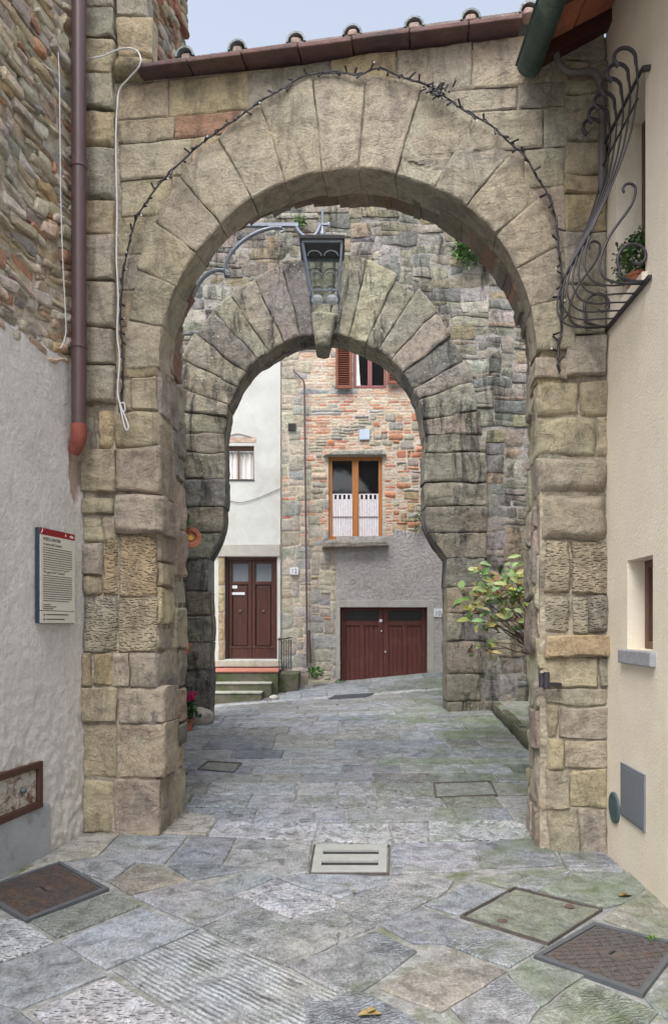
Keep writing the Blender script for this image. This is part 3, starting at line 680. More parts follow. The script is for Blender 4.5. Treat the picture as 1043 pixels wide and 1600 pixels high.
# stucco skin
a = Acc(); du = .022; nu = int(2.3/du); nv = int(3.75/du)
uu = -.02+np.arange(nu)*du; vv = -.05+np.arange(nv)*du
UU, VV = np.meshgrid(uu, vv); p0 = np.stack([UU.ravel(), VV.ravel(), UU.ravel()*0], 1)
low = np.clip(1-(VV.ravel()-.1)/1.3, 0, 1)
hh = .012+.007*fbm(p0*1.6, 4)+(.004+.017*low)*fbm(p0*26, 5, 4)
edge_top = 3.57+.03*fbm(p0*5, 8)
patch = ((UU.ravel()-.10)/.09)**2+((VV.ravel()-2.78)/.25)**2 + .5*fbm(p0*9, 9)
hh = np.where(patch < .9, hh-.02, hh); hh = np.where(VV.ravel() > edge_top-.03, hh-.01, hh)
mask = (VV.ravel() < edge_top).reshape(nv, nu)
patchm = (patch < .9)
cl = np.tile(np.array([.60, .585, .57]), (len(hh), 1)); cl[patchm] = (.40, .31, .26)
a.grid(WL.p(UU.ravel(), VV.ravel(), hh), nu, nv, cl, mask)
ms, nt, b = newmat('grey_stucco_skin', .95); v_ = coords(nt); cc = N(nt, 'ShaderNodeAttribute', attribute_name='Col').outputs['Color']
cc = mix(nt, cc, ramp(nt, noise(nt, v_, 2.2, 7, .65), [(.3, .86), (.7, 1.1)]), 1., 'MULTIPLY'); cc = mix(nt, cc, ramp(nt, noise(nt, v_, 28, 6, .7), [(.3, .88), (.6, 1.05)]), 1., 'MULTIPLY')
cc = mix(nt, cc, (.44, .40, .35), ramp(nt, noise(nt, coords(nt, (1, 1, .6)), 3.1, 8, .75, .4), [(.56, 0), (.74, .6)]))
nt.links.new(cc, b.inputs['Base Color']); bump(nt, b, math_(nt, 'ADD', noise(nt, v_, 24, 7, .65), math_(nt, 'MULTIPLY', noise(nt, v_, 90, 4), .3)), .012)
build(a, 'stucco', ms, lh, smooth=True)
a = Acc(); u_b = .47
WL.box(a, u_b, 2.3, -.1, .34, -.03, .035); build(a, 'cement_plinth', M['plinth'], lh, bevel=.01)
# rusty meter hatch
a = Acc(); h0, h1, z0, z1 = .575, 1.25, .335, .655
for b0 in ((h0, h1, z0, z0+.045), (h0, h1, z1-.045, z1), (h0, h0+.05, z0+.045, z1-.045), (h1-.05, h1, z0+.045, z1-.045)): WL.box(a, b0[0], b0[1], b0[2], b0[3], -.01, .045)
hat = build(a, 'meter_hatch', M['boxframe'], lh, bevel=.004); hat['label'] = 'rusty meter hatch with peeling white door low in the stucco'
a = Acc(); WL.box(a, h0+.051, h1-.051, z0+.046, z1-.046, .0, .022); build(a, 'hatch_door', M['boxpaint'], hat, bevel=.003)
a = Acc(); a.lathe(WL.p((h0+h1)/2-.13, (z0+z1)/2, .02), [(0, .03), (.012, .03), (.02, .02), (.022, .0)], 14, ax=(WL.U, WL.V, WL.N)); build(a, 'hatch_knob', M['steelgrey'], hat, smooth=True)

# brown downpipe
dp = thing('drainpipe', 'brown metal drainpipe down the left wall ending in a terracotta elbow', 'drainpipe', WL.p(.16, 2.9, .1))
def WLpt(px, py, n_):
    fr = Frame(WL.O+WL.N*n_, WL.U, WL.V, WL.N); u, v = fr.at(px, py); return WL.p(u, v, n_)
pc = lambda py: WLpt(120+(py-350)*.011, py, .10)
p_top = pc(-80); p_bot = pc(668)
xb, yb = p_bot[0], p_bot[1]
a = Acc(); a.tube([(xb, yb, z) for z in np.linspace(p_bot[2], 7.5, 12)], .053, 20); build(a, 'pipe', M['brownpipe'], dp, smooth=True)
a = Acc()
for py in (254, 540, -20):
    z = pc(py)[2]; a.lathe((xb, yb, z-.02), [(.053, 0), (.060, .004), (.060, .036), (.053, .04)], 20)
build(a, 'collar', M['brownpipe'], dp, smooth=True)
a = Acc(); zb = p_bot[2]
a.tube([(xb, yb, zb+.02), (xb, yb, zb-.06), (xb-.008, yb+.01, zb-.10), (xb-.035, yb+.03, zb-.15), (xb-.05, yb+.04, zb-.19)], [.059, .058, .054, .046, .034], 18)
build(a, 'terracotta_elbow', M['elbow'], dp, smooth=True)

# information sign
def WLuv(px, py, n_): return Frame(WL.O+WL.N*n_, WL.U, WL.V, WL.N).at(px, py)
s0, s1 = WLuv(117.5, 900, .06)[0], WLuv(63, 900, .06)[0]; sz0 = WLuv(63, 974, .06)[1]; sz1 = WLuv(63, 823, .06)[1]
sg = thing('information_sign', 'white information board with red header and dense text on the stucco wall', 'sign', WL.p((s0+s1)/2, sz0, .03))
SF = Frame(WL.p(s1, sz0, 0), -WL.U, WL.V, WL.N); SW = s1-s0; SH = sz1-sz0
a = Acc(); SF.box(a, 0, SW, 0, SH, .02, .056); build(a, 'backing_box', M['sign_blue'], sg, bevel=.006)
a = Acc(); zsp = SH*.134
SF.box(a, .003, SW-.003, zsp+.002, SH*.925, .056, .060); SF.box(a, .003, SW-.003, .003, zsp-.003, .056, .060); build(a, 'panel', M['sign_white'], sg)
a = Acc(); SF.box(a, .003, SW-.003, SH*.925+.0005, SH-.003, .056, .0603); build(a, 'header_band', M['sign_red'], sg)
def text_obj(txt, size, fr, u, v, n_, mat, parent, name='lettering', bold=0.):
    cu = bpy.data.curves.new(name, 'FONT'); cu.body = txt; cu.size = size; cu.extrude = .0006; cu.offset = bold
    o = bpy.data.objects.new(name, cu); COL.objects.link(o); bpy.context.view_layer.update()
    dg = bpy.context.evaluated_depsgraph_get(); me = bpy.data.meshes.new_from_object(o.evaluated_get(dg)); bpy.data.objects.remove(o)
    co = np.array([q.co[:] for q in me.vertices]); fs = [tuple(p.vertices) for p in me.polygons]; bpy.data.meshes.remove(me)
    ac = Acc(); ac.add(fr.p(u+co[:, 0], v+co[:, 1], n_+co[:, 2]), fs); return build(ac, name, mat, parent)
text_obj('PORTA SANTINI', .029, SF, .035, SH*.872, .0612, M['ink'], sg, bold=.0006)
text_obj('La porta del Cassero', .027, SF, .035, SH*.822, .0612, M['ink'], sg)
text_obj('The gate of the "Cassero"', .026, SF, .035, SH*.528, .0612, M['ink'], sg)
a = Acc(); rr = random.Random(3)
def lines(v_start, n_, pitch, full=SW-.045):
    for i in range(n_):
        u = .035; v = v_start-i*pitch; lim = full if i < n_-1 else full*.9
        while u < lim:
            w = rr.uniform(.010, .034); w = min(w, lim-u+.002); SF.box(a, u, u+w, v, v+.0058, .0602, .0614); u += w+.0045
lines(SH*.79, 10, .0163); lines(SH*.498, 12, .0158)
for i, w in enumerate((.09, .16, .12)): SF.box(a, .035, .035+w, SH*(.192-.021*i), SH*(.192-.021*i)+.006, .0602, .0614)
SF.box(a, .07, .07+.28, SH*.088, SH*.088+.008, .0602, .0614); SF.box(a, .07, .07+.23, SH*.038, SH*.038+.008, .0602, .0614)
for v in (.092, .042):
    c = SH*v; a.add([SF.p(.034, c, .0612), SF.p(.052, c+.011, .0612), SF.p(.052, c-.011, .0612)], [(0, 2, 1)])
    SF.box(a, .046, .058, c-.004, c+.004, .0602, .0612)
build(a, 'text_lines', M['ink'], sg)
a = Acc()
a.tube([SF.p(.012, SH*.94, .061), SF.p(.02, SH*.955, .061), SF.p(.03, SH*.985, .061)], .002, 6)
SF.box(a, SW*.70, SW*.725, SH*.95, SH*.972, .0604, .0612); SF.box(a, SW*.705, SW*.712, SH*.972, SH*.980, .0604, .0612)
for i in range(7): t_ = i/6; SF.box(a, SW*(.83+.018*i), SW*(.842+.018*i), SH*(.955), SH*(.962+.014*math.sin(math.pi*t_)), .0604, .0612)
SF.box(a, SW*.86, SW*.95, SH*.946, SH*.951, .0604, .0612); build(a, 'emblem', M['inkwhite'], sg)

# ------------------------------------------------------------------ cables and string lights
def WAp(px, py, n_=.06): fr = Frame(WA.O+WA.N*n_, WA.U, WA.V, WA.N); u, v = fr.at(px, py); return WA.p(u, v, n_)
def smoothp(P, n_=6):
    P = [np.array(p, float) for p in P]; out = []
    for i in range(len(P)-1):
        p0 = P[max(i-1, 0)]; p1 = P[i]; p2 = P[i+1]; p3 = P[min(i+2, len(P)-1)]
        for k in range(n_):
            t = k/n_; out.append(.5*((2*p1)+(p2-p0)*t+(2*p0-5*p1+4*p2-p3)*t*t+(-p0+3*p1-3*p2+p3)*t**3))
    out.append(P[-1]); return out
sl = thing('string_lights', 'black string of unlit fairy lights tacked along the front arch', 'fairy lights', WAp(545, 110))
path = [(190, 630), (193, 590), (190, 540), (187, 500), (190, 440), (200, 390), (212, 345), (228, 318), (250, 285), (285, 250), (312, 225), (340, 205), (372, 182), (402, 163), (440, 138), (480, 118), (530, 112), (560, 116), (590, 108), (625, 122), (665, 132), (690, 148), (725, 172), (765, 197), (795, 225), (820, 247), (838, 275), (855, 302), (866, 345), (872, 390), (876, 430), (874, 470), (876, 515), (872, 548), (872, 582)]
P = smoothp([WAp(x+R.uniform(-2, 2), y+R.uniform(-2, 2), .065) for x, y in path], 7)
a = Acc(); a.tube(P, .0065, 6); P2 = [p+np.array([R.uniform(-.012, .012), -.004, R.uniform(-.012, .012)]) for p in P]; a.tube(P2, .0055, 6)
build(a, 'wire', M['black'], sl, smooth=True)
a = Acc(); b = Acc()
for i in range(3, len(P)-1, 3):
    c = P[i]; cl_ = 1 if i < 120 else 1.3
    d = WA.U*R.uniform(-1, 1)+WA.V*R.uniform(-1, 1)+WA.N*R.uniform(.1, .5); d /= np.linalg.norm(d); L = R.uniform(.03, .055)*cl_
    a = Acc(); a.tube([c, c+d*L], [.006, .008], 6); sk = build(a, 'light_socket', M['black'], sl, smooth=True)
    if R.random() < .14: b = Acc(); b.tube([c+d*L, c+d*(L+.014)], [.006, .003], 6); build(b, 'bulb', M['bulb'], sk, smooth=True)
a = Acc()
for _ in range(40):
    c = WAp(R.gauss(682, 9), R.gauss(142, 6), .07+R.uniform(0, .03)); d = WA.U*R.uniform(-1, 1)+WA.V*R.uniform(-1, 1)+WA.N*R.uniform(0, .4); a.tube([c, c+d*.045], [.006, .007], 6)
build(a, 'bunched_lights', M['black'], sl, smooth=True)
wc = thing('white_cable', 'white cable hanging beside the left quoins, ending in knotted loops', 'cable', WAp(185, 400))
a = Acc()
a.tube(smoothp([WAp(*p) for p in [(134, 92, .1), (160, 88, .12), (190, 76, .14), (212, 78, .16), (220, 92, .18), (216, 106, .17), (200, 124, .12), (187, 140, .09), (183, 170, .09), (181, 230, .085), (183, 330, .085), (182, 400, .085), (185, 470, .085), (183, 520, .085), (187, 560, .085), (184, 610, .085), (188, 632, .085), (196, 652, .085), (201, 668, .085), (196, 670, .085), (190, 645, .085), (188, 632, .085), (194, 630, .085), (195, 642, .085), (189, 645, .085)]], 6), .0058, 8)
build(a, 'cord', M['cable'], wc, smooth=True)
tw = thing('thin_cable', 'thin grey wire hanging down the rubble wall left of the drainpipe', 'cable', WLpt(95, 300, .06))
a = Acc(); a.tube(smoothp([WLpt(x, y, .07) for x, y in [(91, 82), (93, 120), (94, 200), (95, 300), (98, 400), (102, 480), (103, 520), (96, 542), (90, 543)]], 6), .004, 6); build(a, 'cord', M['cable'], tw, smooth=True)

# ------------------------------------------------------------------ RIGHT HOUSE
rh = thing('right_house', 'cream rendered house at right with deep eave and small recessed window', 'house', (2.1, 3.2, 0))
def Ru(px): return WR.at(px, HY)[0]
bw = (.19, .71, 3.70, 4.98); sw = (Ru(979), Ru(1019), 1.44, 2.01)
a = Acc(); holes_wall(a, WR, -.02, 7, -.3, 5.9, [bw, sw], 0, .35, (1, 1, 1)); build(a, 'wall', M['cream'], rh)
a = Acc(); WR.box(a, -.02, 7, -.3, 6.5, -3, -.36); build(a, 'house_body', M['cream'], rh)
# big window
a = Acc()
for b0 in ((bw[0], bw[0]+.045, bw[2], bw[3]), (bw[1]-.045, bw[1], bw[2], bw[3]), (bw[0]+.045, bw[1]-.045, bw[2], bw[2]+.05), (bw[0]+.045, bw[1]-.045, bw[3]-.05, bw[3]), ((bw[0]+bw[1])/2-.03, (bw[0]+bw[1])/2+.03, bw[2]+.05, bw[3]-.05)):
    WR.box(a, *b0, -.22, -.17)
wf_ = build(a, 'window', M['brownwood'], rh, bevel=.004)
a = Acc(); WR.box(a, bw[0]+.04, bw[1]-.04, bw[2]+.04, bw[3]-.04, -.21, -.20); build(a, 'pane', M['glass'], wf_)
a = Acc(); WR.box(a, bw[0]-.02, bw[1]+.03, bw[2]-.035, bw[2]+.03, -.2, .03); build(a, 'window_sill', M['cream'], rh, bevel=.006)
# small window
a = Acc()
WR.box(a, sw[0]+.002, sw[0]+.06, sw[2]+.002, sw[3]-.002, -.20, -.11); WR.box(a, sw[1]-.06, sw[1]-.002, sw[2]+.002, sw[3]-.002, -.20, -.11)
WR.box(a, sw[0]+.06, sw[1]-.06, sw[2]+.002, sw[2]+.05, -.20, -.11); WR.box(a, sw[0]+.06, sw[1]-.06, sw[3]-.05, sw[3]-.002, -.20, -.11)
w2 = build(a, 'small_window', M['brownwood'], rh, bevel=.004)
a = Acc(); WR.box(a, sw[0]+.055, sw[1]-.055, sw[2]+.045, sw[3]-.045, -.17, -.155); build(a, 'pane', M['glass'], w2)
a = Acc(); WR.box(a, Ru(972), Ru(1024), 1.345, 1.435, -.12, .035); build(a, 'small_window_sill', M['sill'], rh, bevel=.008)
# hatch and vent
a = Acc(); WR.box(a, Ru(971), Ru(1008), .335, .685, -.002, .012)
WR.box(a, Ru(971)+.02, Ru(1008)-.02, .355, .665, .0125, .016)
hb = build(a, 'utility_hatch', M['hatch'], rh, bevel=.003); hb['label'] = 'grey metal utility hatch low on the cream wall'
a = Acc(); c = WR.p(Ru(960), .35, 0); a.lathe(c, [(.105, .0), (.105, .012), (.09, .016), (.088, .010), (0, .010)], 28, ax=(WR.U, WR.V, WR.N))
for i in range(-5, 6):
    L = math.sqrt(max(0, .085**2-(i*.015)**2))
    WR.box(a, Ru(960)-L, Ru(960)+L, .35+i*.015-.003, .35+i*.015+.003, .009, .015)
vb = build(a, 'round_vent', M['vent'], rh)
# ragged edge of render against the gate
a = Acc()
for i in range(110):
    z = i*.052; block(a, WR, wquad(-.02+R.uniform(-.025, 0), z, .012, z+.055, .004), (1, 1, 1), bev=.01, k=.3, proud=.004, amp=.006, res=.03, depth=.02)
build(a, 'render_edge', M['stucco'], rh, smooth=True)
# eave
EF = Frame((1.39, 5.17, 5.55), (.505, 0, .27), (0, -1, 0), (.27, 0, -.505))   # u up the slope, v towards camera, N downwards
a = Acc(); EF.box(a, -.06, .62, -.01, 3.4, -.06, -.03); roof = build(a, 'roof', M['eave'], rh)
for k in range(7):
    a = Acc(); v0 = .0+k*.52; EF.box(a, -.02, .60, v0, v0+.10, -.03, .07); build(a, 'rafter', M['darkwood'], rh, bevel=.004)
    for i in range(2):
        a = Acc(); EF.box(a, .02+i*.29, .295+i*.29, v0+.104, v0+.516, -.028, -.012, ); build(a, 'eave_tile', M['terra'], rh, bevel=.003)
a = Acc()
n = 12; g0 = (1.37, 5.53)
prof = [(math.cos(math.pi+math.pi*k/n)*.088, math.sin(math.pi+math.pi*k/n)*.095) for k in range(n+1)]
V = []
for yy in (5.17, 1.8):
    V += [(g0[0]+x, yy, g0[1]+z) for x, z in prof]+[(g0[0]+x*.93, yy, g0[1]+z*.93+.002) for x, z in prof]
m_ = n+1; f = []
for k in range(n): f += [(k, k+1, 2*m_+k+1, 2*m_+k), (m_+k+1, m_+k, 3*m_+k, 3*m_+k+1)]
f.append(tuple(range(0, m_)))
a.add(V, f); a.tube([(g0[0]-.088, 5.18, g0[1]+.004), (g0[0]-.088, 1.8, g0[1]+.004)], .010, 8)
gt = build(a, 'gutter', M['copper'], rh, smooth=True)
a = Acc(); a.tube(smoothp([WAp(*p) for p in [(868, 62, .12), (870, 92, .12), (884, 110, .12), (903, 113, .12), (924, 112, .11), (937, 128, .10), (940, 160, .09), (940, 250, .09), (939, 300, .09)]], 6), .024, 12)
build(a, 'overflow_pipe', M['greypipe'], rh, smooth=True)

# window grille
gr = thing('window_grille', 'black wrought iron bellied window grille with curled bar tips on the cream wall', 'grille', WR.p(.45, 3.66, .1))
us = np.linspace(.09, .72, 6)
def prof_pt(u, n_, v): return WR.p(u, v, n_)
def curl(u, cn, cv, r, a0, a1, shrink=.55, n_=12, du=0):
    return [WR.p(u+du*i/n_, cv+r*(1-shrink*i/n_)*math.sin(a0+(a1-a0)*i/n_), cn+r*(1-shrink*i/n_)*math.cos(a0+(a1-a0)*i/n_)) for i in range(n_+1)]
for i, u in enumerate(us):
    pts = [WR.p(u, 3.66, .0), WR.p(u, 3.66, .12), WR.p(u, 3.655, .22), WR.p(u, 3.68, .31), WR.p(u, 3.75, .36), WR.p(u, 3.84, .365), WR.p(u, 3.98, .33), WR.p(u, 4.25, .21), WR.p(u, 4.55, .10), WR.p(u, 4.80, .055), WR.p(u, 4.92, .05), WR.p(u, 5.0, .06)]
    pts = smoothp(pts, 5)+curl(u, .135, 5.03, .075, math.pi, -1.0, .35, 16)[1:]
    a = Acc(); a.tube(pts, [.0060]*(len(pts)-22)+[.009]*5+[.0115]*14+[.013, .015, .016], 8); build(a, 'bar', M['iron'], gr, smooth=True)
a = Acc()
for u0, u1, v, n_, r in ((.02, .79, 4.92, .045, .008), (.06, .76, 4.76, .062, .005), (.06, .76, 3.97, .335, .006), (.0, .82, 3.66, .015, .011)):
    a = Acc(); a.bar(WR.p(u0, v, n_), WR.p(u1, v, n_), r*2, r*2); build(a, 'cross_bar', M['iron'], gr)
a = Acc()
a.bar(WR.p(.78, 4.92, .045), WR.p(.79, 4.92, -.02), .02, .03); a.bar(WR.p(.03, 4.92, .045), WR.p(.03, 4.92, -.02), .02, .03)
build(a, 'wall_fixing', M['iron'], gr)
for u in (us[0]-.02, us[-1]+.02):
    a = Acc()
    pts = smoothp([WR.p(u, 3.665, .02), WR.p(u, 3.66, .16), WR.p(u, 3.70, .26), WR.p(u, 3.80, .28), WR.p(u, 3.95, .22), WR.p(u, 4.12, .10), WR.p(u, 4.2, .07)], 6)+curl(u, .115, 4.22, .05, math.pi, -.6, .5)[1:]
    a.tube(pts, .008, 8)
    pts = smoothp([WR.p(u, 3.668, .01), WR.p(u, 3.67, .08), WR.p(u, 3.70, .17)], 5)+curl(u, .07, 3.81, .115, -.6, 5.2, .75, 22)
    a.tube(pts, .010, 8)
    build(a, 'side_scroll', M['iron'], gr, smooth=True)
# window box plant
def leaf(acc, c, d, up, L, W, col, curl_=.25):
    d = np.array(d, float); d /= np.linalg.norm(d)+1e-9; up = np.array(up, float); s_ = np.cross(d, up); s_ /= np.linalg.norm(s_)+1e-9; up = np.cross(s_, d)
    pts = []
    for t, w in ((0, .08), (.3, .8), (.6, 1.), (.85, .6), (1, .05)):
        m_ = np.array(c)+d*L*t-up*curl_*L*t*t
        pts += [m_-s_*W/2*w+up*W*.12*w, m_, m_+s_*W/2*w+up*W*.12*w]
    f = []
    for i in range(4): o_ = i*3; f += [(o_, o_+1, o_+4, o_+3), (o_+1, o_+2, o_+5, o_+4)]
    acc.add(pts, f, col)
def rdir(r=R, up=.3):
    v_ = np.array([r.gauss(0, 1), r.gauss(0, 1), r.gauss(0, 1)+up]); return v_/np.linalg.norm(v_)
def bushy(acc, c, rad, n_, L, W, cols, sq=1., stems=None):
    for _ in range(n_):
        d = rdir(up=.4); rr_ = R.uniform(.25, 1.)**.6*(1+.25*n1(d[0]*2, d[1]*2, d[2]*2, 4))
        p = np.array(c)+d*np.array(rad)*rr_
        leaf(acc, p, d*.6+rdir(), rdir(up=1.5), L*R.uniform(.6, 1.2), W*R.uniform(.6, 1.2), jit(R.choice(cols), .25))
wb = thing('potted_plant', 'small leafy plant in a pot on the window sill behind the grille', 'potted plant', WR.p(.42, 3.73, .05))
a = Acc(); c = WR.p(.40, 3.735, -.075); a.lathe(c, [(.0, 0), (.055, 0), (.075, .11), (.082, .11), (.082, .13), (.07, .13), (.066, .11), (0, .11)], 20); build(a, 'pot', M['terra'], wb, smooth=True)
a = Acc(); bushy(a, c+np.array([0, 0, .23]), (.15, .19, .17), 700, .04, .022, [(.05, .10, .03), (.03, .07, .02), (.08, .15, .04)])
for k in range(14):
    d = rdir(up=1.2); p0_ = c+np.array([0, 0, .15]); p1_ = p0_+d*R.uniform(.16, .26)
    for t in np.linspace(.4, 1, 8): leaf(a, p0_+(p1_-p0_)*t, rdir(), rdir(up=1.5), .03, .015, jit((.07, .14, .03), .2))
build(a, 'foliage', M['leaf'], wb)

# ------------------------------------------------------------------ SECOND GATE
DK = [(.25, .235, .195), (.22, .21, .18), (.27, .25, .205), (.22, .215, .20), (.29, .265, .205), (.175, .17, .165)]
g2 = thing('inner_gateway', 'darker weathered stone arch behind, spotted with lichen, across the passage', 'archway', (0, 10.7, .3))
ICU, ICV = (507-CX)/F*10.5, EYE+(HY-680)/F*10.5; IR = 1.415
a = Acc(); arch_core(a, WI, -2.4, 3.1, 8.7, ICU, ICV, IR+.03, -.006, .5, 3.09)
WI.box(a, -2.4, WI.at(326, 900)[0], -.3, 3.09, -.5, -.006); WI.box(a, WI.at(700, 900)[0], 3.1, -.3, 3.09, -.5, -.006); build(a, 'wall_core', M['mortar_dark'], g2)
rm2 = ringmap(ICU, ICV, IR, 2.20, 2.56)
nv_ = 19; th = np.linspace(0, math.pi, nv_+1)+np.array([0]+[R.uniform(-.025, .025) for _ in range(nv_-1)]+[0])
mid_ = nv_//2
for i in range(nv_):
    if i == mid_: continue
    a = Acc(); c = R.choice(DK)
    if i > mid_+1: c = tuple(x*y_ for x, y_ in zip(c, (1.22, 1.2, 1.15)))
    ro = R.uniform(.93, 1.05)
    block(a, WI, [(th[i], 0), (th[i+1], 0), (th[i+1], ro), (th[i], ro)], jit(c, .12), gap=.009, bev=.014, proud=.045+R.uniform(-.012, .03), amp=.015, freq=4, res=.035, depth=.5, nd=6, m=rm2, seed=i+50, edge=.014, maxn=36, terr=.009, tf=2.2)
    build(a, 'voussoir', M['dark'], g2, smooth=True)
a = Acc()
block(a, WI, [(th[mid_]-.0, 0.), (th[mid_+1], 0.), (th[mid_+1], 1.), (th[mid_], 1.)], (.25, .235, .18), gap=.02, bev=.03, proud=.09, amp=.016, res=.04, depth=.52, nd=4, m=rm2)
kx = ICU+.0; kt = ICV+IR
block(a, WI, [(kx-.13, kt-.20), (kx+.06, kt-.21), (kx+.19, kt+.30), (kx-.19, kt+.30)], (.27, .255, .19), gap=.0, bev=.05, proud=.16, amp=.025, res=.03, depth=.3, nd=3, k=.15)
build(a, 'keystone', M['dark'], g2, smooth=True)
a = Acc()
def IW(rows, **kw): courses(a, WI, rows, cols=DK, gap=.008, bev=.012, amp=.012, res=.035, depth=.45, nd=5, proud=.045, **kw)
for sgn, xo, xi, xj, nm in ((-1, 288, 350, 328, 'left_jamb_stones'), (1, 760, 664, 697, 'right_jamb_stones')):
    a = Acc()
    if sgn < 0: IW([(680, 708, [288, 353]), (708, 750, [288, 352]), (750, 792, [288, 352]), (872, 925, [290, 327]), (925, 962, [290, 329]), (962, 1003, [289, 328]), (1003, 1048, [289, 329]), (1048, 1108, [288, 329])])
    else: IW([(680, 708, [662, 758]), (708, 755, [662, 758]), (755, 792, [662, 760]), (872, 918, [697, 757]), (918, 958, [697, 757]), (958, 1002, [697, 724, 758]), (1002, 1052, [697, 757]), (1052, 1095, [697, 750]), (1095, 1126, [698, 722, 760])])
    # impost corbel with a hollow curve under it
    u0, vt = WI.at(xo, 792); ui = WI.at(xi, 792)[0]; uj = WI.at(xj, 880)[0]; vb_ = WI.at(xi, 874)[1]
    def cm(q_, t_, u0=u0, ui=ui, uj=uj, vt=vt, vb_=vb_):
        k_ = max(0, (t_-.25)/.75); e_ = ui+(uj-ui)*(1-math.cos(k_*math.pi*.62))/(1-math.cos(math.pi*.62)); return (u0+(e_-u0)*q_, vt+(vb_-vt)*t_)
    for t0, t1 in ((0, .5), (.5, 1.)):
        q_ = [(0, t1), (1, t1), (1, t0), (0, t0)]
        if u0 > ui: q_ = [(1, t1), (0, t1), (0, t0), (1, t0)]
        block(a, WI, q_, jit((.21, .20, .165), .1), gap=.008, bev=.014, proud=.05, amp=.012, res=.035, depth=.45, nd=5, m=cm, terr=.008, seed=int(xo+t0*9))
    build(a, nm, M['dark'], g2, smooth=True)
a = Acc()
OLD = [(.27, .26, .235), (.22, .215, .21), (.32, .30, .26), (.38, .37, .34), (.25, .24, .20), (.19, .19, .19), (.31, .27, .20)]
def skip2(u, v):
    du_, dv_ = u-ICU, v-ICV
    if v > ICV: return (du_/2.12)**2+(dv_/2.48)**2 < 1
    return -2.12 < du_ < 2.24
rubble(a, WI, -2.4, 3.1, 4.4, 8.7, .09, .065, OLD, k=.12, wr=(2, 6), hr=(1, 3), amp=.014, bev=.008, gap=.007, proud=(-.003, .024), res=.05, depth=.05, warp=.03, j=.012, skip=skip2, maxn=10)
rubble(a, WI, 2.16, 3.1, .2, 4.4, .09, .085, OLD, k=.12, wr=(2, 5), hr=(1, 3), amp=.014, bev=.008, gap=.007, proud=(-.003, .024), res=.05, depth=.05, warp=.02, j=.01, maxn=10)
rubble(a, WI, -2.4, -2.1, .1, 4.4, .09, .085, OLD, k=.16, wr=(2, 4), hr=(1, 3), amp=.014, bev=.02, gap=.018, proud=(.0, .035), res=.05, depth=.05, warp=.02, j=.01, maxn=10)
build(a, 'masonry', M['old'], g2, smooth=True)

# side walls of the little court between the gates
a = Acc(); CLf = Frame((-2.22, 6.0, 0), (0, 1, 0), (0, 0, 1), (1, 0, 0)); CLf.box(a, 0.25, 4.5, -.2, 4.6, -.3, -.02)
cw = thing('court_wall', 'old wall closing the left side of the passage behind the gate', 'wall', (-2.3, 8.2, 0)); build(a, 'wall_core', M['mortar_dark'], cw)
a = Acc(); rubble(a, CLf, .25, 4.46, 0, 4.6, .14, .12, OLD, res=.1, maxn=5, depth=.04); build(a, 'masonry', M['old'], cw, smooth=True)
a = Acc(); CRf = Frame((2.98, 6.0, 0), (0, 1, 0), (0, 0, 1), (-1, 0, 0)); CRf.box(a, -.2, 4.5, -.2, 4.6, -.3, -.02)
cw2 = thing('court_wall', 'old wall closing the right side of the passage behind the shrub', 'wall', (3.1, 8.2, 0)); build(a, 'wall_core', M['mortar_dark'], cw2)
a = Acc(); rubble(a, CRf, -.2, 4.46, 0, 4.6, .14, .12, OLD, res=.1, maxn=5, depth=.04); build(a, 'masonry', M['old'], cw2, smooth=True)

# raised mossy slab platform to the right of the passage
pl = thing('raised_platform', 'low mossy stone platform beside the passage, right of the inner arch', 'platform', (2.6, 8.4, .1))
a = Acc(); V = []
for i, yy in enumerate(np.linspace(6.2, 10.42, 6)):
    z = float(gz(2.2, yy)); V += [(2.24, yy, z-.05), (2.24, yy, z+.13), (2.98, yy, z+.14), (2.98, yy, z-.05)]
f = []
for i in range(5): o_ = i*4; f += [(o_, o_+4, o_+5, o_+1), (o_+1, o_+5, o_+6, o_+2)]
f += [(0, 1, 2, 3)]; a.add(V, f); build(a, 'platform_top', M['mossslab'], pl)
a = Acc(); yy = 6.2
while yy < 10.35:
    L = R.uniform(.5, .9); y2 = min(yy+L, 10.42); z0 = float(gz(2.2, yy)); z1 = float(gz(2.2, y2))
    KF = Frame((2.22, 0, 0), (0, 1, 0), (0, 0, 1), (-1, 0, 0)); block(a, KF, [(yy, z0-.03), (y2, z1-.03), (y2, z1+.14), (yy, z0+.14)], (.2, .2, .15), bev=.02, proud=0, amp=.012, depth=.12, nd=2, res=.06)
    yy = y2
build(a, 'kerb_stone', M['moss'], pl, smooth=True)

# ------------------------------------------------------------------ FAR HOUSES
wh = thing('white_house', 'white plastered house behind the arch with brown double door and steps', 'house', (-2.2, 15.1, .3))
def Xf(px): return (px-CX)/F*15.0
def Zf(py): return EYE+(HY-py)/F*15.0
dr = (Xf(351), Xf(433), Zf(1030), Zf(870)); wn = (Xf(340), Xf(397), Zf(750), Zf(697)); hx = Xf(438)
a = Acc(); holes_wall(a, WF, -5, hx, -.2, 9.5, [dr, wn], .03, .35); build(a, 'wall', M['white'], wh)
a = Acc(); WF.box(a, Xf(338), hx-.002, Zf(870), Zf(851), .031, .075); build(a, 'door_lintel', M['trim'], wh, bevel=.01)
a = Acc(); rows_ = [(870, 915), (915, 958), (958, 1000), (1000, 1045)]
for y0, y1 in rows_:
    block(a, WF, [(Xf(341), Zf(y1)), (Xf(351), Zf(y1)), (Xf(351), Zf(y0)), (Xf(341), Zf(y0))], jit((.36, .30, .19), .2), proud=.05, bev=.015, depth=.03, res=.05)
build(a, 'door_jamb', M['sand'], wh, smooth=True)
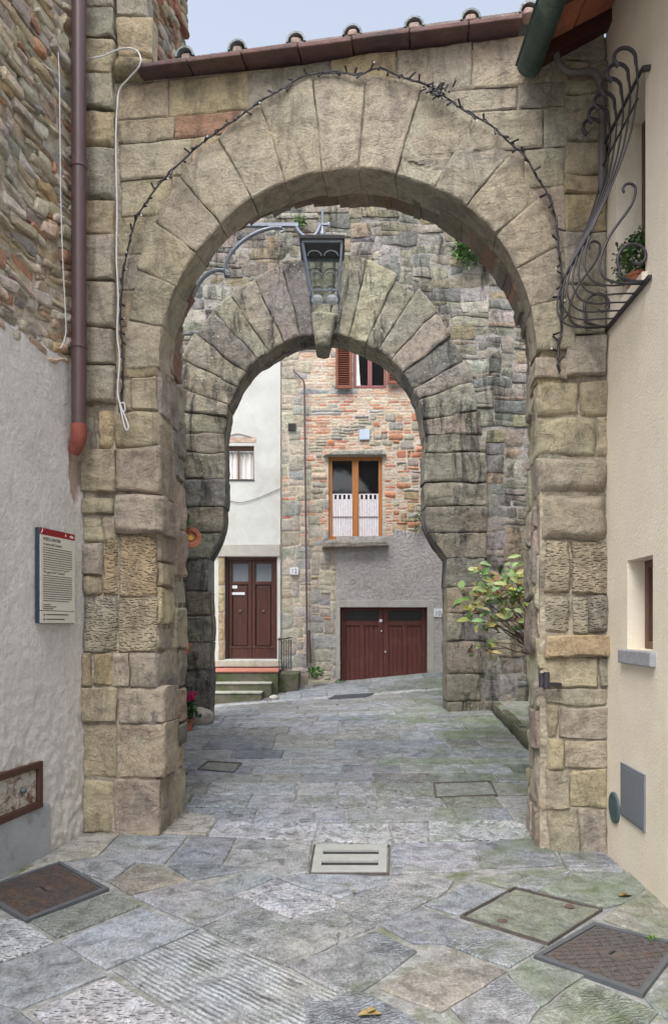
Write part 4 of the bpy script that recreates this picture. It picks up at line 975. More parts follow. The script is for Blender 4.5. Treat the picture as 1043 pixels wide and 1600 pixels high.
# door
a = Acc(); D0, D1, Z0, Z1 = dr; mid = (D0+D1)/2
WF.box(a, D0, D1, Z0, Z1, -.26, -.20); 
for b0 in ((D0, D0+.06, Z0, Z1), (D1-.06, D1, Z0, Z1), (D0+.06, D1-.06, Z1-.07, Z1)): WF.box(a, *b0, -.199, -.10)
door = build(a, 'door', M['doorwood'], wh, bevel=.004)
for L0, L1 in ((D0+.062, mid-.003), (mid+.003, D1-.062)):
    a = Acc()
    for b0 in ((L0, L0+.07, Z0+.003, Z1-.072), (L1-.07, L1, Z0+.003, Z1-.072), (L0+.07, L1-.07, Z0+.003, Z0+.24), (L0+.07, L1-.07, Z1-.56, Z1-.49), (L0+.07, L1-.07, Z1-.12, Z1-.073), ): WF.box(a, *b0, -.199, -.145)
    WF.box(a, L0+.09, L1-.09, Z0+.27, Z1-.59, -.199, -.165)
    WF.box(a, L0, L1, Z0+.225, Z0+.25, -.144, -.132)
    lf = build(a, 'door_leaf', M['doorwood'], door, bevel=.006)
a = Acc()
for L0, L1 in ((D0+.062, mid-.003), (mid+.003, D1-.062)): WF.box(a, L0+.07, L1-.07, Z1-.49, Z1-.12, -.198, -.185)
build(a, 'glazing', M['hatch'], door)
a = Acc()
for L0, L1 in ((D0+.062, mid-.003), (mid+.003, D1-.062)): a.lathe(WF.p((L0+L1)/2, Zf(955), -.164), [(.0, .03), (.018, .03), (.03, .015), (.033, 0)], 14, ax=(WF.U, WF.V, WF.N))
build(a, 'door_knob', M['brownwood'], door, smooth=True)
a = Acc(); WF.box(a, Xf(361), Xf(369), Zf(919), Zf(914), -.163, -.155); WF.box(a, Xf(361), Xf(381), Zf(929), Zf(925), -.163, -.14); build(a, 'letter_slot', M['plaque'], door)
# small window
a = Acc(); W0, W1, Y0, Y1 = wn
for b0 in ((W0, W0+.05, Y0, Y1), (W1-.03, W1, Y0, Y1), (W0+.05, W1-.03, Y1-.09, Y1), (W0+.05, W1-.03, Y0, Y0+.03), (Xf(372)-.015, Xf(372)+.015, Y0+.03, Y1-.09)): WF.box(a, *b0, -.10, -.05)
sw_ = build(a, 'window', M['brownwood'], wh, bevel=.003)
def curtain(fr, u0, u1, v0, v1, n0, folds, amp, mat, parent, name='curtain'):
    ac = Acc(); n_ = 48; V = []
    for v in (v0, (v0+v1)/2, v1):
        for i in range(n_+1):
            u = u0+(u1-u0)*i/n_; V.append(fr.p(u, v, n0+amp*math.sin(folds*math.pi*2*i/n_+.8*math.sin(i*.4))))
    ac.grid(V, n_+1, 3); return build(ac, name, mat, parent, smooth=True)
curtain(WF, W0+.05, W1-.03, Y0+.03, Y1-.09, -.13, 7, .018, M['cloth'], sw_)
a = Acc(); WF.box(a, W0-.02, W1+.01, Y0-.02, Y0, -.12, .05); build(a, 'window_sill', M['iron'], wh)
a = Acc(); WF.box(a, Xf(352), Xf(400), Zf(692), Zf(684), .031, .036, (.50, .36, .30)); a.bar(WF.p(Xf(355), Zf(682), .045), WF.p(Xf(372), Zf(678), .045), .012, .012, (.38, .26, .22)); a.bar(WF.p(Xf(372), Zf(678), .045), WF.p(Xf(392), Zf(683), .045), .012, .012, (.38, .26, .22))
build(a, 'brick_hood', M['brick'], wh)
a = Acc(); a.tube(smoothp([WF.p(Xf(x), Zf(y), .05) for x, y in [(356, 782), (375, 786), (400, 780), (438, 764)]], 6), .006, 6); build(a, 'wall_wire', M['iron'], wh)
# steps
xl = -2.9; xr = Xf(440)
a = Acc(); a.box(((xl+xr)/2, 14.93, .80), (xr-xl, .20, .13)); build(a, 'threshold', M['stepnose'], wh, bevel=.015)
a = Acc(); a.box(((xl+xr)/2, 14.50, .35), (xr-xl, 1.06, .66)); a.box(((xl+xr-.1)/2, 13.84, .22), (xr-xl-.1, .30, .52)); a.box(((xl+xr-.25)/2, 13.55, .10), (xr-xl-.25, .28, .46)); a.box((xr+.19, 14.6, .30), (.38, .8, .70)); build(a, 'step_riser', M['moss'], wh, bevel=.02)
a = Acc(); a.box(((xl+xr-.1)/2, 13.835, .494), (xr-xl-.1, .33, .03)); a.box(((xl+xr-.25)/2, 13.545, .344), (xr-xl-.25, .31, .03)); build(a, 'step_tread', M['stepnose'], wh, bevel=.008)
a = Acc(); a.box(((xl+xr)/2, 14.43, .70), (xr-xl+.02, .98, .03)); build(a, 'landing_tile', M['redtile'], wh, bevel=.004)
rl = thing('step_railing', 'short black iron railing at the right end of the door steps', 'railing', (xr, 14.3, .7))
pa = np.array([xr+.02, 14.05, .69]); pb = np.array([xr+.20, 14.75, .69])
for i in range(6):
    t = i/5; p = pa+(pb-pa)*t; a = Acc(); a.tube([p, p+np.array([0, 0, .60])], .011, 8); build(a, 'baluster', M['iron'], rl, smooth=True)
a = Acc(); a.bar(pa+np.array([-.01, -.02, .61]), pb+np.array([0, 0, .64]), .04, .02); a.lathe(pa+np.array([0, 0, .61]), [(.02, 0), (.024, .02), (0, .045)], 10); build(a, 'handrail', M['iron'], rl)

bh = thing('brick_house', 'brick and stone house behind the arch with maroon garage door and honey wood window', 'house', (.9, 15.1, .4))
w1 = (Xf(513), Xf(597), Zf(843), Zf(713)); w2_ = (Xf(552), Xf(603), Zf(606), Zf(515)); gd = (Xf(531), Xf(667), .25, Zf(949))
a = Acc(); holes_wall(a, WF, hx+.002, 4.2, -.2, 9.5, [w1, w2_, gd], -.02, .30); build(a, 'wall_core', M['mortar_pale'], bh)
STN = [(.42, .39, .33), (.36, .36, .35), (.45, .42, .34), (.40, .37, .31), (.43, .41, .37)]
BRK = [(.50, .25, .17), (.54, .31, .22), (.46, .21, .15), (.58, .40, .30), (.55, .35, .26), (.50, .29, .21), (.56, .47, .38)]
BRP = [(.60, .46, .35), (.62, .50, .39), (.58, .38, .27), (.60, .46, .37), (.56, .34, .24), (.62, .54, .44)]
RBF = [(.45, .40, .32), (.38, .35, .30), (.55, .50, .42), (.42, .33, .20), (.48, .24, .16), (.34, .32, .28), (.50, .22, .14)]
def inhole(u, v): return any(h[0]-.01 < u < h[1]+.01 and h[2]-.01 < v < h[3]+.01 for h in (w1, w2_, gd))
def ch(u, v):
    px = CX+u/15*F; py = HY-(v-EYE)/15*F; wob = 12*n1(u*2, v*2, 0, 5)
    if inhole(u, v) or (px > 527 and py > 838) or py > 1075: return None
    if px < 470+wob*1.4:
        if R.random() < .8: return (R.randint(3, 5), R.randint(2, 5), 's')
        return (2, 1, 'b')
    if py > 858 and px < 530:
        if R.random() < .75: return (R.randint(3, 7), R.randint(2, 5), 's')
        return (2, 1, 'r')
    if 770+wob < py and px < 512: return (R.randint(2, 5), R.randint(2, 4), 's') if R.random() < .6 else (2, 1, 'b')
    dl = (py-(780-(px-478)*.80)) if px < 580 else (py-695)
    if abs(py-(700-(px-480)*.55)) < 8+wob*.4 and px < 600 and py > 640: return (R.randint(2, 4), 1, 's')
    if px > 620+wob and py > 690: return (R.randint(1, 4), R.randint(1, 3), 'r')
    if 655 < py < 690+wob and px > 560: return (R.randint(2, 5), R.randint(1, 3), 'r') if R.random() < .45 else (2, 1, 'b')
    if py > 690: return (R.randint(2, 3), 1, 'b') if R.random() < .85 else (R.randint(2, 4), 2, 'r')
    if abs(py-612) < 5 and px < 530: return (R.randint(5, 8), 2, 'g')
    if abs(py-645) < 4 and px < 515: return (8, 1, 'g')
    if R.random() < .012: return (R.randint(3, 6), 2, 's')
    return (R.randint(2, 4), 1, 'p' if py < 612 or R.random() < .45 else 'b')
a = Acc(); wm = warpf(.012, 1.5, 3); b = Acc()
for (x0, y0, x1, y1), st in pack(hx+.01, 3.4, .15, 8.2, .078, .062, ch):
    if x1 > 2.35 and False: continue
    pal = {'s': STN, 'b': BRK, 'p': BRP, 'r': RBF, 'g': [(.34, .35, .36)]}[st]
    for h in (w1, w2_, gd):
        if x0 < h[1] and x1 > h[0] and y0 < h[3] and y1 > h[2]:
            if x0 < h[0] < x1 and (x1-h[0]) < (x1-x0): x1 = min(x1, h[0])
            elif x0 < h[1] < x1: x0 = max(x0, h[1])
            if y0 < h[2] < y1 and x0 > h[0]-.05 and x1 < h[1]+.05: y1 = h[2]
            elif y0 < h[3] < y1 and x0 > h[0]-.05 and x1 < h[1]+.05: y0 = h[3]
    if x1-x0 < .02 or y1-y0 < .02: continue
    if st in 'bp': o = dict(gap=.012, bev=.005, k=.0, res=.07, amp=.003, proud=R.uniform(-.019, -.012), maxn=3, edge=.005)
    elif st == 'r': o = dict(gap=.014, bev=.012, k=.3, res=.04, amp=.010, proud=R.uniform(-.014, .008), maxn=7, edge=.012)
    else: o = dict(gap=.012, bev=.008, k=.02, res=.05, amp=.007, proud=R.uniform(-.016, .0), maxn=9, edge=.014)
    block(b if st in 'bp' else a, WF, [(x0, y0), (x1, y0), (x1, y1), (x0, y1)], jit(R.choice(pal), .14), depth=.03, seed=R.randint(0, 99), **o)
build(b, 'brickwork', M['brick'], bh, smooth=True); build(a, 'stonework', M['rubble'], bh, smooth=True)
# rendered band round the garage
a = Acc(); holes_wall(a, WF, Xf(526), 3.6, -.2, Zf(838), [(gd[0]-.08, gd[1]+.13, -.19, gd[3]+.14)], .035, .05); 
build(a, 'rough_render', M['rough'], bh)
a = Acc()
for i in range(34):
    u = Xf(530)+i*.07
    if u > Xf(606): block(a, WF, wquad(u, Zf(842), u+.09, Zf(842)+.05+.10*abs(n1(u*4, 1))+.06*(u > 1.2), .01), (1, 1, 1), bev=.02, k=.4, proud=.03, depth=.03)
build(a, 'render_edge', M['rough'], bh, smooth=True)
a = Acc()
for b0 in ((gd[0]-.08, gd[0], -.1, gd[3]), (gd[1], gd[1]+.13, -.1, gd[3]), (gd[0]-.08, gd[1]+.13, gd[3], gd[3]+.14)): WF.box(a, *b0, -.1, .042)
build(a, 'garage_surround', M['trim'], bh, bevel=.006)
a = Acc(); WF.box(a, gd[0], gd[1], gd[2], gd[3], -.2, -.14); gdo = build(a, 'garage_door', M['garage'], bh)
gm = (gd[0]+gd[1])/2-.0
for s_, (L0, L1) in enumerate(((gd[0]+.012, gm-.004), (gm+.004, gd[1]-.012))):
    a = Acc(); zt = gd[3]-.012; zp = zt-.26; mm = (L0+L1)/2
    for b0 in ((L0, L0+.10, gd[2], zt), (L1-.09, L1, gd[2], zt), (L0+.10, L1-.09, zt-.05, zt), (L0+.10, L1-.09, zp-.09, zp), (mm-.05, mm+.05, gd[2], zp-.09)): WF.box(a, *b0, -.139, -.105)
    for q0, q1 in ((L0+.10, mm-.05), (mm+.05, L1-.09)):
        WF.box(a, q0, q1, zp-.115, zp-.09, -.139, -.115)
        for k in range(3):
            w = (q1-q0)/3; WF.box(a, q0+k*w+.003, q0+(k+1)*w-.003, gd[2], zp-.116, -.139, -.128)
    build(a, 'door_leaf', M['garage'], gdo, bevel=.004)
a = Acc(); WF.box(a, gd[0]+.1, gd[1]-.1, gd[3]-.27, gd[3]-.06, -.1385, -.135); build(a, 'dark_grating', M['black'], gdo)
a = Acc()
for px, py, r_ in ((595, 970, .035), (596, 986, .016), (602, 1019, .018)): a.lathe(WF.p(Xf(px), Zf(py), -.105), [(0, .03), (r_*.6, .03), (r_, .015), (r_, 0)], 14, ax=(WF.U, WF.V, WF.N))
build(a, 'door_lock', M['plaque'], gdo, smooth=True)
# honey wood window
def wframe(h, t, n0, n1_, mat, parent, name='window', mull=.09):
    ac = Acc(); m_ = (h[0]+h[1])/2
    for b0 in ((h[0], h[0]+t, h[2], h[3]), (h[1]-t, h[1], h[2], h[3]), (h[0]+t, h[1]-t, h[3]-t, h[3]), (h[0]+t, h[1]-t, h[2], h[2]+t), (m_-mull/2, m_+mull/2, h[2]+t, h[3]-t)): WF.box(ac, *b0, n0, n1_)
    return build(ac, name, mat, parent, bevel=.006)
f1 = wframe(w1, .075, -.12, -.055, M['orange'], bh, 'window', .13)
a = Acc(); WF.box(a, w1[0]+.07, w1[1]-.07, w1[2]+.07, w1[3]-.07, -.10, -.09); build(a, 'pane', M['glass'], f1)
a = Acc(); m_ = (w1[0]+w1[1])/2
for c0, c1 in ((w1[0]+.076, m_-.066), (m_+.066, w1[1]-.076)):
    zt = Zf(779); n_ = 40; V = []
    for v in (w1[2]+.076, zt):
        for i in range(n_+1): V.append(WF.p(c0+(c1-c0)*i/n_, v, -.078+.006*math.sin(i*1.3)))
    a.grid(V, n_+1, 2)
    for k in range(5): w = (c1-c0)/9; WF.box(a, c0+2*k*w, c0+(2*k+1)*w, zt, Zf(772), -.082, -.078)
    WF.box(a, c0, c1, Zf(772), Zf(772)+.02, -.083, -.077)
build(a, 'lace_curtain', M['lace'], f1, smooth=False)
a = Acc()
for c0, c1 in ((w1[0]+.076, m_-.066), (m_+.066, w1[1]-.076)): WF.box(a, c0, c1, Zf(807)-.008, Zf(807)+.008, -.072, -.066)
build(a, 'curtain_rod', M['brownwood'], f1)
a = Acc()
block(a, WF, [(Xf(506), Zf(852)), (Xf(605), Zf(851)), (Xf(603), Zf(846)), (Xf(508), Zf(847))], (.33, .31, .29), proud=.17, bev=.008, depth=.05, res=.05, nd=2, gap=0)
block(a, WF, [(Xf(503), Zf(857)), (Xf(606), Zf(855)), (Xf(605), Zf(851.5)), (Xf(506), Zf(852.5))], (.25, .22, .20), proud=.22, bev=.008, depth=.05, res=.05, nd=2, gap=0)
build(a, 'window_sill', M['rubble'], bh, smooth=True)
a = Acc(); block(a, WF, [(Xf(505), Zf(713)), (Xf(603), Zf(712)), (Xf(598), Zf(703)), (Xf(520), Zf(706))], (.34, .34, .30), proud=.09, bev=.015, depth=.03, res=.04, gap=0); build(a, 'stone_lintel', M['rubble'], bh, smooth=True)
# upper window with shutters
f2 = wframe(w2_, .05, -.08, -.01, M['mauve'], bh, 'upper_window', .09)
a = Acc(); WF.box(a, w2_[0]+.045, w2_[1]-.045, w2_[2]+.045, w2_[3]-.045, -.06, -.05); build(a, 'pane', M['glass'], f2)
a = Acc(); a.add([WF.p(w2_[0]+.055, w2_[2]+.06, -.045), WF.p(w2_[0]+.14, w2_[2]+.06, -.045), WF.p(w2_[0]+.10, w2_[3]-.5, -.045), WF.p(w2_[0]+.055, w2_[3]-.2, -.045)], [(0, 1, 2, 3)]); build(a, 'curtain', M['cloth'], f2)
for S0, S1, zb in ((Xf(524), Xf(549), Zf(609)), (Xf(604), Xf(632), Zf(602))):
    a = Acc(); zt = zb+1.55
    for b0 in ((S0, S0+.05, zb, zt), (S1-.05, S1, zb, zt), (S0+.05, S1-.05, zb, zb+.07), (S0+.05, S1-.05, zt-.07, zt)): WF.box(a, *b0, .05, .09)
    sh = build(a, 'shutter', M['shutter'], bh, bevel=.004)
    a = Acc(); z = zb+.09
    while z < zt-.08:
        V = WF.ax(); c = WF.p((S0+S1)/2, z, .07); tl_ = .6
        ax = (WF.U, WF.V*math.cos(tl_)-WF.N*math.sin(tl_), WF.N*math.cos(tl_)+WF.V*math.sin(tl_)); a.box(c, (S1-S0-.1, .008, .045), (1, 1, 1), ax); z += .045
    build(a, 'louvres', M['shutter'], sh)
# downpipe, plaques, cast grille
dp2 = thing('rainwater_pipe', 'thin rusty brown pipe running down the brick facade', 'pipe', (Xf(478), 14.95, .5))
a = Acc(); a.tube([WF.p(Xf(458), Zf(578), .03), WF.p(Xf(462), Zf(584), .07), WF.p(Xf(474), Zf(596), .07), WF.p(Xf(475.5), Zf(602), .07), WF.p(Xf(480), Zf(1040), .07)], .017, 10); build(a, 'upper_pipe', M['brownpipe'], dp2, smooth=True)
a = Acc(); a.tube([WF.p(Xf(482), Zf(985), .09), WF.p(Xf(485), Zf(1036), .09)], .03, 12); build(a, 'lower_pipe', M['brownpipe'], dp2, smooth=True)
a = Acc(); WF.box(a, Xf(561), Xf(577), Zf(687), Zf(671), -.02, .02); o = build(a, 'wall_plaque', M['blueplaque'], None, bevel=.003); tag(o, 'small pale blue square plaque on the brick wall above the window', 'plaque')
for x0, x1, y0, y1, t_, lb in ((453, 466, 887, 898, '12', 'white house number plaque reading 12 beside the brown door'), (677, 690, 951, 964, '10', 'white house number plaque reading 10 beside the maroon garage')):
    hp = thing('house_number', lb, 'house number', WF.p(Xf((x0+x1)/2), Zf(y1), .05), 'house number plaques')
    a = Acc(); WF.box(a, Xf(x0), Xf(x1), Zf(y1), Zf(y0), .02, .052); build(a, 'plate', M['plaque'], hp, bevel=.002)
    text_obj(t_, .13, WF, Xf(x0)+.018, Zf(y1)+.028, .0526, M['hatch'], hp, 'number', .002)
ig = thing('iron_vent', 'small dark iron vent set in the quoins of the brick house', 'vent', WF.p(Xf(456), Zf(668), .02))
a = Acc()
for i in range(4): WF.box(a, Xf(450)+i*.043, Xf(450)+i*.043+.02, Zf(673), Zf(662), -.01, .035); WF.box(a, Xf(450), Xf(462), Zf(673)+i*.04, Zf(673)+i*.04+.018, -.01, .03)
WF.box(a, Xf(450), Xf(462), Zf(673), Zf(662), -.01, .012); build(a, 'grid', M['iron'], ig)
# backing buildings so that the street is closed (seen only from the side)
a = Acc(); a.box((5.2, 12.6, 3.5), (2.0, 5.0, 7.6)); sb = thing('side_house', 'plastered house side beyond the inner arch, right of the garage', 'house', (5.2, 12.6, 0)); build(a, 'wall', M['white'], sb)

# ------------------------------------------------------------------ LANTERN
LY = 7.0
def L3(px, py, y=LY): return np.array([(px-CX)/F*y, y, EYE+(HY-py)/F*y])
ln = thing('street_lantern', 'grey iron lantern with glass panes hanging from the scroll bracket', 'lantern', L3(503, 385))
T = L3(503.5, 392); B = L3(507, 463); wt = (536-471)/F*LY/2; wbm = (529-486)/F*LY/2
tc_ = np.array([T[0], T[1]+.0, T[2]]); bc_ = np.array([B[0], B[1]+.0, B[2]])
ct = [tc_+np.array([sx*wt*.92, sy*wt*.92, 0]) for sx, sy in ((-1, -1), (1, -1), (1, 1), (-1, 1))]
cb = [bc_+np.array([sx*wbm, sy*wbm, 0]) for sx, sy in ((-1, -1), (1, -1), (1, 1), (-1, 1))]
a = Acc()
for i in range(4):
    a.bar(ct[i], cb[i], .018); a.bar(ct[i], ct[(i+1) % 4], .03, .025); a.bar(cb[i], cb[(i+1) % 4], .018)
    j = (i+1) % 4
    a.bar(cb[i], cb[i]+np.array([0, 0, -.07])+(cb[i]-bc_)*.12, .012)
    # arched tracery on every side
    for cc_ in (.27, .73):
        for vc, rr_ in ((.30, .19), (.72, .17)):
            pts = []
            for k in range(9):
                an = math.pi*k/8; s_ = cc_+rr_*math.cos(an); t_ = vc-(rr_*.55)*math.sin(an)
                top_ = ct[i]+(ct[j]-ct[i])*s_; bot_ = cb[i]+(cb[j]-cb[i])*s_; pts.append(top_+(bot_-top_)*t_)
            a.tube(pts, .0055, 6)
build(a, 'frame', M['ironpale'], ln)
a = Acc(); rt = [tc_+np.array([sx*wt*1.06, sy*wt*1.06, .01]) for sx, sy in ((-1, -1), (1, -1), (1, 1), (-1, 1))]; ap = tc_+np.array([0, 0, .16])
a.add(rt+[r_+np.array([0, 0, .03]) for r_ in rt]+[ap], [(0, 1, 5, 4), (1, 2, 6, 5), (2, 3, 7, 6), (3, 0, 4, 7), (4, 5, 8), (5, 6, 8), (6, 7, 8), (7, 4, 8), (3, 2, 1, 0)]); build(a, 'cap', M['black'], ln)
a = Acc()
for i in range(4):
    j = (i+1) % 4; q = [ct[i], ct[j], cb[j], cb[i]]; a.add([tc_*.02+p*.98 if False else p+(((tc_+bc_)/2-p)*.03) for p in q], [(0, 1, 2, 3)])
build(a, 'glass', M['clear'], ln)
a = Acc()
for dx in (-.07, .07):
    a.lathe(bc_+np.array([dx, 0, -.06]), [(0, 0), (.05, .0), (.058, .03), (.04, .06), (0, .07)], 14)
build(a, 'pale_reflection', M['bulb'], ln, smooth=True)  # two pale caps stand in for reflections at the lantern's bottom
a = Acc(); a.lathe(tc_+np.array([0, 0, .04]), [(.05, 0), (.05, .05), (0, .05)], 12); build(a, 'lamp_holder', M['black'], ln, smooth=True)
a = Acc(); pt = L3(510, 345); a.tube([tc_+np.array([0, 0, .14]), np.array([tc_[0], LY, pt[2]+.13])], .011, 8)
a.lathe(tc_+np.array([0, 0, .145]), [(.03, 0), (.03, .02), (.015, .05), (.012, .09)], 12); build(a, 'hanging_rod', M['ironpale'], ln, smooth=True)
br = thing('lantern_bracket', 'grey scrolled iron wall bracket that carries the lantern', 'bracket', L3(300, 460))
a = Acc(); r_ = .014
a.bar(np.array([-2.2, LY, L3(0, 352)[2]]), L3(466, 352), .04, .03)
a.tube(smoothp([L3(*p) for p in [(462, 352), (466, 362), (478, 371), (492, 368), (499, 356), (500, 350)]], 6), .021, 10)
a.bar(L3(497, 351), L3(514, 351), .03, .02); a.tube(smoothp([L3(510, 351), L3(514, 349), L3(513, 355)], 4), .012, 8)
build(a, 'top_bar', M['ironpale'], br, smooth=True)
a = Acc()
a.tube(smoothp([L3(*p) for p in [(440, 356), (425, 356), (400, 364), (375, 380), (358, 400), (351, 420), (354, 430), (359, 430)]], 6), .019, 10)
a.tube(smoothp([L3(*p) for p in [(357, 428), (350, 423), (335, 423), (320, 432), (308, 448), (302, 462), (292, 463)]], 6), .019, 10)
a.tube(smoothp([L3(*p) for p in [(440, 356), (443, 361), (438, 363)]], 4), .012, 8)
a.bar(L3(303, 462), np.array([-2.2, LY, L3(0, 463)[2]]), .03, .02)
build(a, 'scroll_arm', M['ironpale'], br, smooth=True)

# ------------------------------------------------------------------ COVERS AND DRAINS
def poly_box(acc, P, z0, z1):
    V = [(x, y, float(gz(x, y))+z0) for x, y in P]+[(x, y, float(gz(x, y))+z1) for x, y in P]; n_ = len(P)
    ar = sum(P[i][0]*P[(i+1) % n_][1]-P[(i+1) % n_][0]*P[i][1] for i in range(n_))
    f = [tuple(range(n_-1, -1, -1)), tuple(range(n_, 2*n_))]+[(i, (i+1) % n_, n_+(i+1) % n_, n_+i) for i in range(n_)]
    if ar < 0: f = [tuple(reversed(g)) for g in f]
    acc.add(V, f)
def inset(P, d):
    P = [np.array(p) for p in P]; c = sum(P)/len(P); return [tuple(c+(p-c)*(1-d/np.linalg.norm(p-c))) for p in P]
def bil(P, s, t): P = [np.array(p) for p in P]; return P[0]*(1-s)*(1-t)+P[1]*s*(1-t)+P[2]*s*t+P[3]*(1-s)*t
def ring(acc, P, Q, z0, z1):
    n_ = len(P)
    for i in range(n_):
        j = (i+1) % n_; poly_box(acc, [P[i], P[j], Q[j], Q[i]], z0, z1)
def cover(P, label, nx, ny, mat, slot, style):
    c = sum(np.array(p) for p in P)/4; t = thing('manhole_cover', label, 'manhole cover', (c[0], c[1], 0), None)
    Q = inset(P, .042); Q2 = inset(P, .048)
    ac = Acc(); ring(ac, P, Q, -.02, .007); build(ac, 'frame', M['steelgrey'], t)
    ac = Acc(); poly_box(ac, Q2, -.02, .001)
    e1 = np.array(Q2[1])-np.array(Q2[0]); e1 /= np.linalg.norm(e1)
    for i in range(nx):
        for j in range(ny):
            p = bil(Q2, (i+.5)/nx*.96+.02, (j+.5)/ny*.96+.02)
            if np.linalg.norm(p-c) < .05: continue
            if style == 'tick':
                an = math.atan2(e1[1], e1[0])+(math.radians(35) if (i+j) % 2 else math.radians(-35)); dv = np.array([math.cos(an), math.sin(an)])*.018
                ac.bar((*(p-dv), .002), (*(p+dv), .002), .008, .010)
            else: ac.box((p[0], p[1], .002), (.012, .012, .008))
    build(ac, 'lid', mat, t)
    ac = Acc(); d = e1*slot; ac.bar((*(c-d), .0028), (*(c+d), .0028), .014, .004); build(ac, 'lift_slot', M['black'], t)
    return t
P = [G(94, 1347), G(171, 1389), G(40, 1440), G(-40, 1392)]
cover(P, 'rusty square iron manhole cover at the foot of the left wall', 26, 26, M['rustmetal'], .04, 'dot')
P = [G(833, 1495), G(926, 1442), G(1064, 1476), G(1003, 1556)]
cover(P, 'rusty chequered iron manhole cover near the right wall', 15, 15, M['rustdark'], .025, 'tick')
P = [G(718, 1431), G(803, 1386), G(941, 1420), G(856, 1474)]
c = sum(np.array(p) for p in P)/4; t = thing('stone_inspection_cover', 'mossy stone inspection cover in a thin iron frame', 'inspection cover', (c[0], c[1], 0))
a = Acc(); ring(a, P, inset(P, .010), -.02, .004); build(a, 'frame', M['rustdark'], t)
sv = pav; pav = Acc(); slab(inset(P, .020), (.22, .24, .205), 0, -.001, rough=.008); build(pav, 'lid', M['paving'], t); pav = sv
a = Acc()
for s_, q in ((.15, .12), (.86, .72)): p = bil(P, s_, .4 if s_ < .5 else .72); a.lathe((p[0], p[1], .002), [(0, .004), (.022, .004), (.028, .0)], 12)
build(a, 'lifting_eye', M['rustmetal'], t)
P = [G(484, 1364), G(606, 1364), G(607, 1321), G(491, 1321)]
c = sum(np.array(p) for p in P)/4; t = thing('slot_drain', 'pale rectangular drain cover with two long slots in the paving', 'drain', (c[0], c[1], 0))
a = Acc(); ring(a, [tuple(np.array(p)+(np.array(p)-c)*.03) for p in P], P, -.02, .004); build(a, 'frame', M['rustdark'], t)
a = Acc()
vs_ = [0, .22, .38, .62, .78, 1]; 
for i in range(5):
    t0, t1 = vs_[i], vs_[i+1]
    if i in (1, 3):
        for s0_, s1_ in ((.02, .13), (.87, .98)): poly_box(a, [bil(P, s0_, t0), bil(P, s1_, t0), bil(P, s1_, t1), bil(P, s0_, t1)], -.02, .008)
    else: poly_box(a, [bil(P, .02, t0), bil(P, .98, t0), bil(P, .98, t1), bil(P, .02, t1)], -.02, .008)
build(a, 'cover_plate', M['drain'], t)
a = Acc(); poly_box(a, [bil(P, .1, .15), bil(P, .9, .15), bil(P, .9, .85), bil(P, .1, .85)], -.02, -.006); build(a, 'channel', M['black'], t)
for pts, lb, nm in (([(308, 1203), (366, 1208), (378, 1193), (324, 1190)], 'small stone inspection cover in the passage at left', 'stone_inspection_cover'), ([(679, 1247), (777, 1243), (766, 1221), (676, 1224)], 'stone inspection cover in the passage at right', 'stone_inspection_cover')):
    P = [GG(*p) for p in pts]; c = sum(np.array(p) for p in P)/4; t = thing(nm, lb, 'inspection cover', (c[0], c[1], float(gz(*c))), 'stone inspection covers in the passage')
    a = Acc(); ring(a, P, inset(P, .02), -.01, .012); build(a, 'frame', M['rustdark'], t)
    sv = pav; pav = Acc(); slab(inset(P, .03), (.22, .24, .22), 0, .006); build(pav, 'lid', M['paving'], t); pav = sv
P = [GG(512, 1093), GG(570, 1090), GG(584, 1084), GG(524, 1087)]
c = sum(np.array(p) for p in P)/4; t = thing('drain_grate', 'dark iron drain grate in the paving in front of the garage', 'drain', (c[0], c[1], float(gz(*c))))
a = Acc()
for i in range(11): s0_ = i/11; poly_box(a, [bil(P, s0_, 0), bil(P, s0_+.05, 0), bil(P, s0_+.05, 1), bil(P, s0_, 1)], .0, .018)
poly_box(a, P, .0, .012); build(a, 'grid', M['steelgrey'], t)

# fallen leaves
for x, y, lb, s_ in ((977, 1402, 'yellow brown fallen leaf near the right wall', .075), (578, 1590, 'dry brown fallen leaf at the bottom edge of the paving', .085), (552, 1396, 'tiny brown fallen leaf below the slot drain', .03)):
    gx, gy = G(x, y); a = Acc(); 
    leaf(a, (gx-s_*.6, gy, .010), (1, .35, .06), (0, .1, 1), s_*1.3, s_*.75, (1, 1, 1), .18); leaf(a, (gx-s_*.1, gy+.01, .016), (.5, .8, .12), (0, .1, 1), s_*.6, s_*.4, (1, 1, 1), .2)
    tag(build(a, 'fallen_leaf', M['dryleaf'], None), lb, 'leaf', 'fallen leaves on the paving')

# boulder and flower pots beside the inner arch
BF = Frame((0, 0, 0), (1, 0, 0), (0, 1, 0), (0, 0, 1))
def rock(c, r, col, seed, name, lb):
    n_ = 16; V = []; 
    for i in range(n_+1):
        for k in range(24):
            ph = math.pi*i/n_; th_ = 2*math.pi*k/24; d = np.array([math.sin(ph)*math.cos(th_), math.sin(ph)*math.sin(th_), math.cos(ph)]); rr_ = 1+.18*float(fbm((d*1.7+seed)[None], 3)[0]); V.append(np.array(c)+d*np.array(r)*rr_)
    f = [(i*24+k, i*24+(k+1) % 24, (i+1)*24+(k+1) % 24, (i+1)*24+k) for i in range(n_) for k in range(24)]
    ac = Acc(); ac.add(V, [g[::-1] for g in f], col); return tag(build(ac, name, M['rubble'], None, smooth=True), lb, 'stone', 'loose stones at the feet of the walls' if name == 'loose_stone' else None)
gx, gy = (311-CX)/F*10.22, 10.22; rock((gx, gy, float(gz(gx, gy))+.08), (.21, .18, .14), (.38, .36, .33), 3, 'boulder', 'rounded grey boulder at the foot of the inner arch')
rock((Xf(438), 13.4, float(gz(Xf(438), 13.4))+.03), (.09, .05, .05), (.55, .54, .5), 6, 'loose_stone', 'small pale stone lying by the lowest door step')
